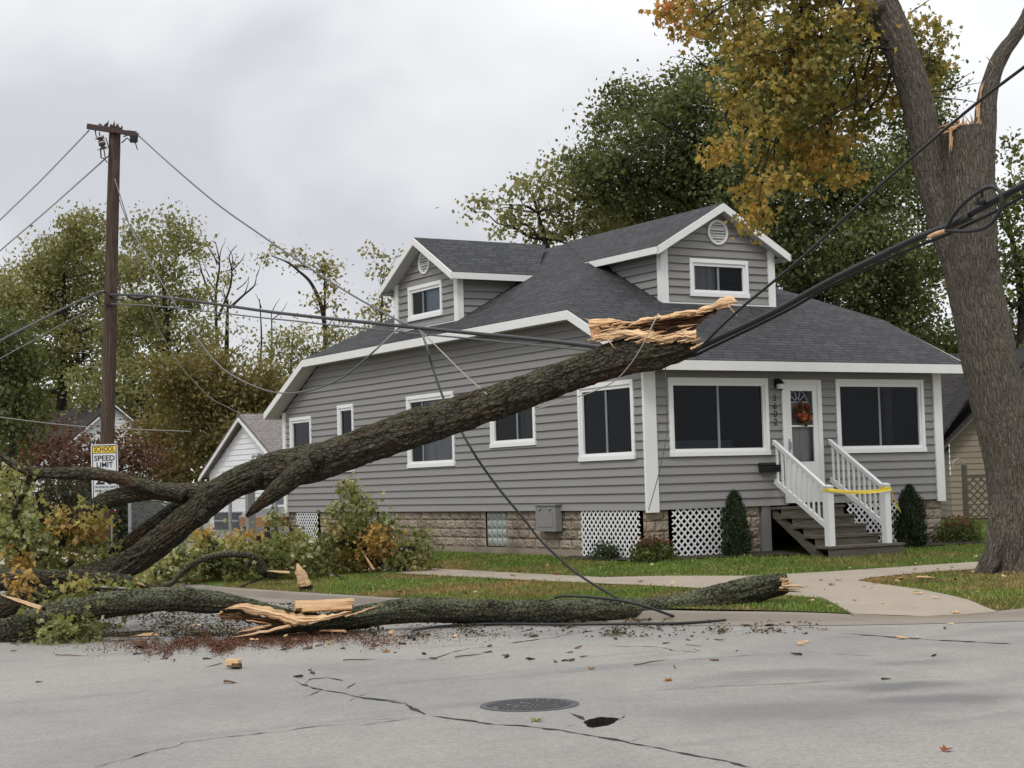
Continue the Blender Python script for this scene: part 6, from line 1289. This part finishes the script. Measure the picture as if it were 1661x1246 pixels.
cable('cable', 'thin pale wire slanting from the bundle to the top of the trunk', [cx(684, 538), at(720, 574, 22.5), at(752, 606, 21.6), at(790, 640, 20.6)], .008, 'light_cable')
cable('cable', 'grey wire from the left end of the crossarm to the left edge', [at(144, 212, PD-.2), at(70, 289, 33), at(0, 357, 28), at(-80, 437, 24)], np.array([.018, .014, .012, .010]), 'grey_cable')
cable('cable', 'grey wire from below the cutout to the left edge', [at(169, 259, PD-.2), at(85, 334, 33), at(0, 407, 28), at(-80, 480, 24)], np.array([.018, .014, .012, .010]), 'grey_cable')
cable('cable', 'thick black cable rising from the left edge to the pole clamp', [at(178, 478, PD-.25), at(165, 474, PD-.3), at(110, 497, 36), at(60, 522, 33.5), at(0, 553, 31), at(-80, 600, 28)], .022)
cable('cable', 'faint thin wire below the black cable at the left edge', [at(172, 493, PD-.2), at(110, 521, 36), at(60, 549, 33.5), at(0, 582, 31), at(-80, 630, 28)], .009, 'grey_cable')
cable('cable', 'slack wire drooping from the pole to the garage roof', [at(186, 290, PD-.15), at(205, 350, PD), at(220, 400, PD+1), at(224, 436, PD+2), at(249, 517, PD+4), at(275, 565, PD+5), at(298, 600, PD+7), at(340, 644, PD+9), at(372, 662, PD+11), at(398, 674, PD+12.5)], .013, 'light_cable')
cable('cable', 'slack wire swinging from the pole under the eaves up to the bundle', [at(193, 322, PD-.15), at(205, 355, PD-1), at(236, 413, PD-3), at(286, 497, PD-5), at(325, 556, PD-6.5), at(364, 600, PD-8), at(419, 629, PD-10), at(463, 638, PD-11), at(507, 632, PD-12), at(545, 618, PD-12.8), at(576, 597, PD-13.5), at(612, 565, PD-14.3), cx(648, 531)], np.array([.012]*8+[.014]*5), 'grey_cable')
cable('cable', 'service wire crossing low in front of the white house', [at(-40, 672, 50), at(9, 678, 50), at(80, 687, 52), at(159, 694, 54), at(240, 697.5, 56), at(309, 700, 58)], .016, 'light_cable')
cable('cable', 'limp thin wire draped over the broken end of the trunk', [at(1068, 509, 19.9), at(1057, 530, 19.72), at(1045, 555, 19.68), at(1032, 577, 19.72), at(1020, 594, 19.8), at(997, 618, 19.95), at(960, 636, 20.0), at(900, 655, 20.1), at(868, 664, 20.2)], .007, 'light_cable')
cable('cable', 'thin dark wire dangling past the front corner board of the house', [at(1079.5, 582, 20.1), at(1080, 640, 20.2), at(1082, 690, 20.3), at(1079, 720, 20.3), at(1067, 775, 20.4), at(1052, 828, 20.4)], .0055, 'grey_cable')
gz = lambda x, y: on_road(x, y, .025)
cable('cable', 'black cable lying along the road in front of the log with a hooked end', [on_road(672, 1037, .02), on_road(668, 1029, .06), on_road(674, 1022, .06), gz(720, 1016), gz(790, 1012), gz(900, 1013), gz(1000, 1012), gz(1100, 1011), gz(1180, 1006), gz(1220, 1000), at(1237, 993, 20.3), at(1240, 987, 20.6), at(1234, 982, 20.8)], .017)
cable('cable', 'black cable looped over the top of the mossy log', [at(900, 970, 20.2), at(912, 967, 20.14), at(940, 967.5, 20.1), at(971, 970, 20.1), at(1010, 975, 20.1), at(1050, 985, 20.1), at(1085, 997, 20.15), at(1112, 1007, 20.2)], .016)
cable('cable', 'thin dark stick like wire lying across the grass behind the upright wedge', [on_ground(392, 954)+np.array((0, 0, .03)), on_ground(440, 940)+np.array((0, 0, .08)), on_ground(480, 932)+np.array((0, 0, .10)), on_ground(520, 930)+np.array((0, 0, .08)), on_ground(556, 942)+np.array((0, 0, .03))], .018)
Lp = [(1534, 372), (1545, 352), (1562, 331), (1585, 313), (1604, 303.5), (1618, 307), (1624, 318), (1624, 335), (1618, 350), (1606, 364), (1592, 371.5), (1567, 375.5), (1534, 374)]
cable('cable_loop', 'coiled loop of spare black cable tied to the bundle before the broken tree', [on_x(x, y, CX-.12) for x, y in Lp], .019, extra=lambda m, o: m.tube([on_x(1530, 372, CX-.02)-o, on_x(1572, 351, CX-.02)-o], .045, 8, smooth=False).tube([on_x(1594, 303, CX-.1)-o, on_x(1592, 330, CX-.06)-o], .014, 6, smooth=False).box(on_x(1592, 327, CX-.08)-o-.03, on_x(1592, 327, CX-.08)-o+.03))
cable('orange_sleeve', 'short orange brown sleeve on the black cables beside the loop', [on_x(1506, 385, CX-.09), on_x(1518, 379, CX-.09), on_x(1532, 375, CX-.09)], .02, 'orange_wood', 'cable sleeve')

# ------------------------------------------------------------------ manhole cover
mc = on_road(859, 1144); mh = thing('manhole_cover', 'round cast iron manhole cover in the grey road', 'manhole cover', None, mc)
R_ = .375; m = MB(); m.lathe((0, 0, 0), [(R_, .001), (R_, .006), (R_-.03, .008), (R_-.035, .003), (0, .003)], 40); m.build('frame', MT['cast_iron'], mh)
m = MB(); ang0 = math.atan2(RGT[1], RGT[0])
for i in range(-8, 9):
    for j in range(-9, 10):
        x, y = i*.041+(j % 2)*.02, j*.036
        if x*x+y*y < (R_-.06)**2 and rng.random() < .86:
            c_, s_ = math.cos(ang0), math.sin(ang0); X, Y = x*c_-y*s_, x*s_+y*c_; w = .013; dx = np.array((c_, s_))*w; dy = np.array((-s_, c_))*w*.75; p = np.array((X, Y))
            q_ = [p-dx-dy, p+dx-dy, p+dx+dy, p-dx+dy]; m.prism([(a, b, .0032) for a, b in q_], (0, 0, .007))
m.build('studs', MT['cast_iron'], mh)

# ------------------------------------------------------------------ litter on the road
def on_any(px, py):
    q_ = on_road(px, py, 0.0)
    if inpoly([q_[0]], [q_[1]], YARD)[0]: q_ = on_ground(px, py); q_[2] += .02
    return q_
CHIP = {}
def scatter(name, label, cat, group, n, sampler, proto_fn, k=5, scale=(.6, 1.5)):
    protos = []
    for i in range(k):
        mb_ = proto_fn(i); protos.append(mb_)
    made = []
    for i in range(n):
        px, py = sampler()
        p = on_any(px, py)
        if i < k: o = protos[i].build(name, PMAT); src = o; made.append(o); tag(o, label, cat, group)
        else: o = made[rng.integers(0, k)].copy(); COL.objects.link(o)
        s_ = rng.uniform(*scale); o.scale = (s_, s_, s_); o.location = p; o.rotation_euler = (rng.normal(0, .08), rng.normal(0, .08), rng.uniform(0, 6.28))
PMAT = [MT['fallen_bark'], MT['split_wood'], MT['heart_wood']]
def band(x0, x1, y0, y1, pw=1.0): return lambda: (rng.uniform(x0, x1), y0+(y1-y0)*rng.random()**pw)
scatter('bark_chip', 'dark bark chip scattered with many others on the road', 'bark chip', 'bark chips scattered on the road', 95, lambda: band(20, 1300, 1012, 1075, 1.6)() if rng.random() < .8 else band(60, 1640, 1010, 1120, 1.3)(), lambda i: shard(MB(), (-.04, 0, .010), (.045, .01, .010), .026, .015, 300+i, mi=0 if i % 2 else 2))
scatter('wood_chip', 'pale fresh wood chip scattered with others on the road and kerb', 'wood chip', 'pale wood chips scattered on the road', 24, lambda: band(300, 900, 1012, 1042)() if rng.random() < .6 else band(1050, 1560, 942, 1050)(), lambda i: shard(MB(), (-.05, 0, .014), (.05, .01, .014), .035, .018, 320+i, mi=1))
scatter('twig', 'thin dark twig lying among others on the road near the log', 'twig', 'twigs scattered on the road', 34, lambda: band(10, 1200, 1020, 1085, 1.5)(), lambda i: shard(MB(), (-.15, 0, .012), (.16, .05*(i-2), .012), .014, .012, 340+i, mi=2), scale=(.5, 1.3))
PMAT = [MT['leaf']]
def fl_(i):
    m_ = MB(); c_ = [(.30, .08, .03), (.22, .20, .05), (.14, .17, .05), (.30, .15, .05), (.40, .34, .2)][i]
    v, f = leaf_template('maple'); v = v*.11; v[:, 2] = np.abs(v[:, 2])*.9+.004; return m_.add(v, f, tint=np.repeat([c_], len(v), 0))
scatter('fallen_leaf', 'fallen maple leaf lying with others on the road or grass', 'leaf', 'fallen maple leaves on the ground', 44, lambda: band(560, 1640, 1005, 1220)() if rng.random() < .16 else (band(720, 1640, 905, 985)() if rng.random() < .6 else band(250, 700, 1000, 1060)()), fl_, scale=(.6, 1.0))
# sawdust and leaf litter: fine stuff
sd = MB(); n = 26000
cxs = np.concatenate([rng.normal(370, 85, n//2), rng.normal(470, 120, n-n//2)]); cys = 1040+rng.normal(0, 7, n)+(fbm(cxs/30, cxs*0, 77, 3)-.5)*26+(cxs-420)*-.028
P = np.array([on_road(a, b) for a, b in zip(cxs, cys)]); P[:, 2] = .004+rng.random(n)*.014
leaves(sd, P, .018, pal([(.095, .040, .026), (.13, .058, .034), (.06, .028, .02), (.17, .095, .055)], n, .3), 'quad', 0, 1.5, flat=.3)
tag(sd.build('sawdust', MT['dry_flake']), 'reddish brown rotten wood dust spilled on the road below the crack', 'sawdust', kind='stuff')
lt = MB(); n = 32000; cxs = rng.uniform(100, 1330, n); cys = np.where(cxs < 620, 978+56*rng.random(n)**.8, 1004+30*rng.random(n)**1.8-(cxs > 1100)*4); keep = fbm(cxs/40, cys/9, 5, 3)+rng.normal(0, .14, n) > np.where(cxs < 620, .46, .64); cxs, cys = cxs[keep], cys[keep]
P = np.array([on_road(a, b) for a, b in zip(cxs, cys)]); ok = ~inpoly(P[:, 0], P[:, 1], YARD); P = P[ok]; n = len(P); P[:, 2] = .006+rng.random(n)*.02
leaves(lt, P, .036, pal([(.05, .042, .03), (.035, .03, .024), (.09, .085, .04), (.07, .05, .035), (.16, .13, .07)], n, .3), 'quad', 0, 1.5, flat=.2)
tag(lt.build('litter', MT['dry_flake']), 'fine twigs and leaf litter strewn round the fallen limb', 'litter', kind='stuff')
yl = MB(); n = 1900; X = rng.uniform(-6.3, 9, n); Y = rng.uniform(-10.5, 3, n); ok = inpoly(X, Y, YARD) & ~((X > -.3) & (Y > -.4)) & (~inpoly(X, Y, SIDEW) | (rng.random(n) < .08)); X, Y = X[ok], Y[ok]; tw = np.exp(-(((X-2.3)**2+(Y+5.9)**2)/9.0)); ok = rng.random(len(X)) < .12+.88*tw; X, Y = X[ok], Y[ok]
leaves(yl, np.column_stack([X, Y, hgt(X, Y)+.035]), .075, pal([(.22, .13, .05), (.30, .22, .09), (.16, .09, .04), (.40, .36, .2)], len(X), .3), 'quad', 0, 2, flat=.3)
tag(yl.build('leaf_litter', MT['dry_flake']), 'small dry leaves strewn over the grass under the broken tree', 'leaves', kind='stuff')
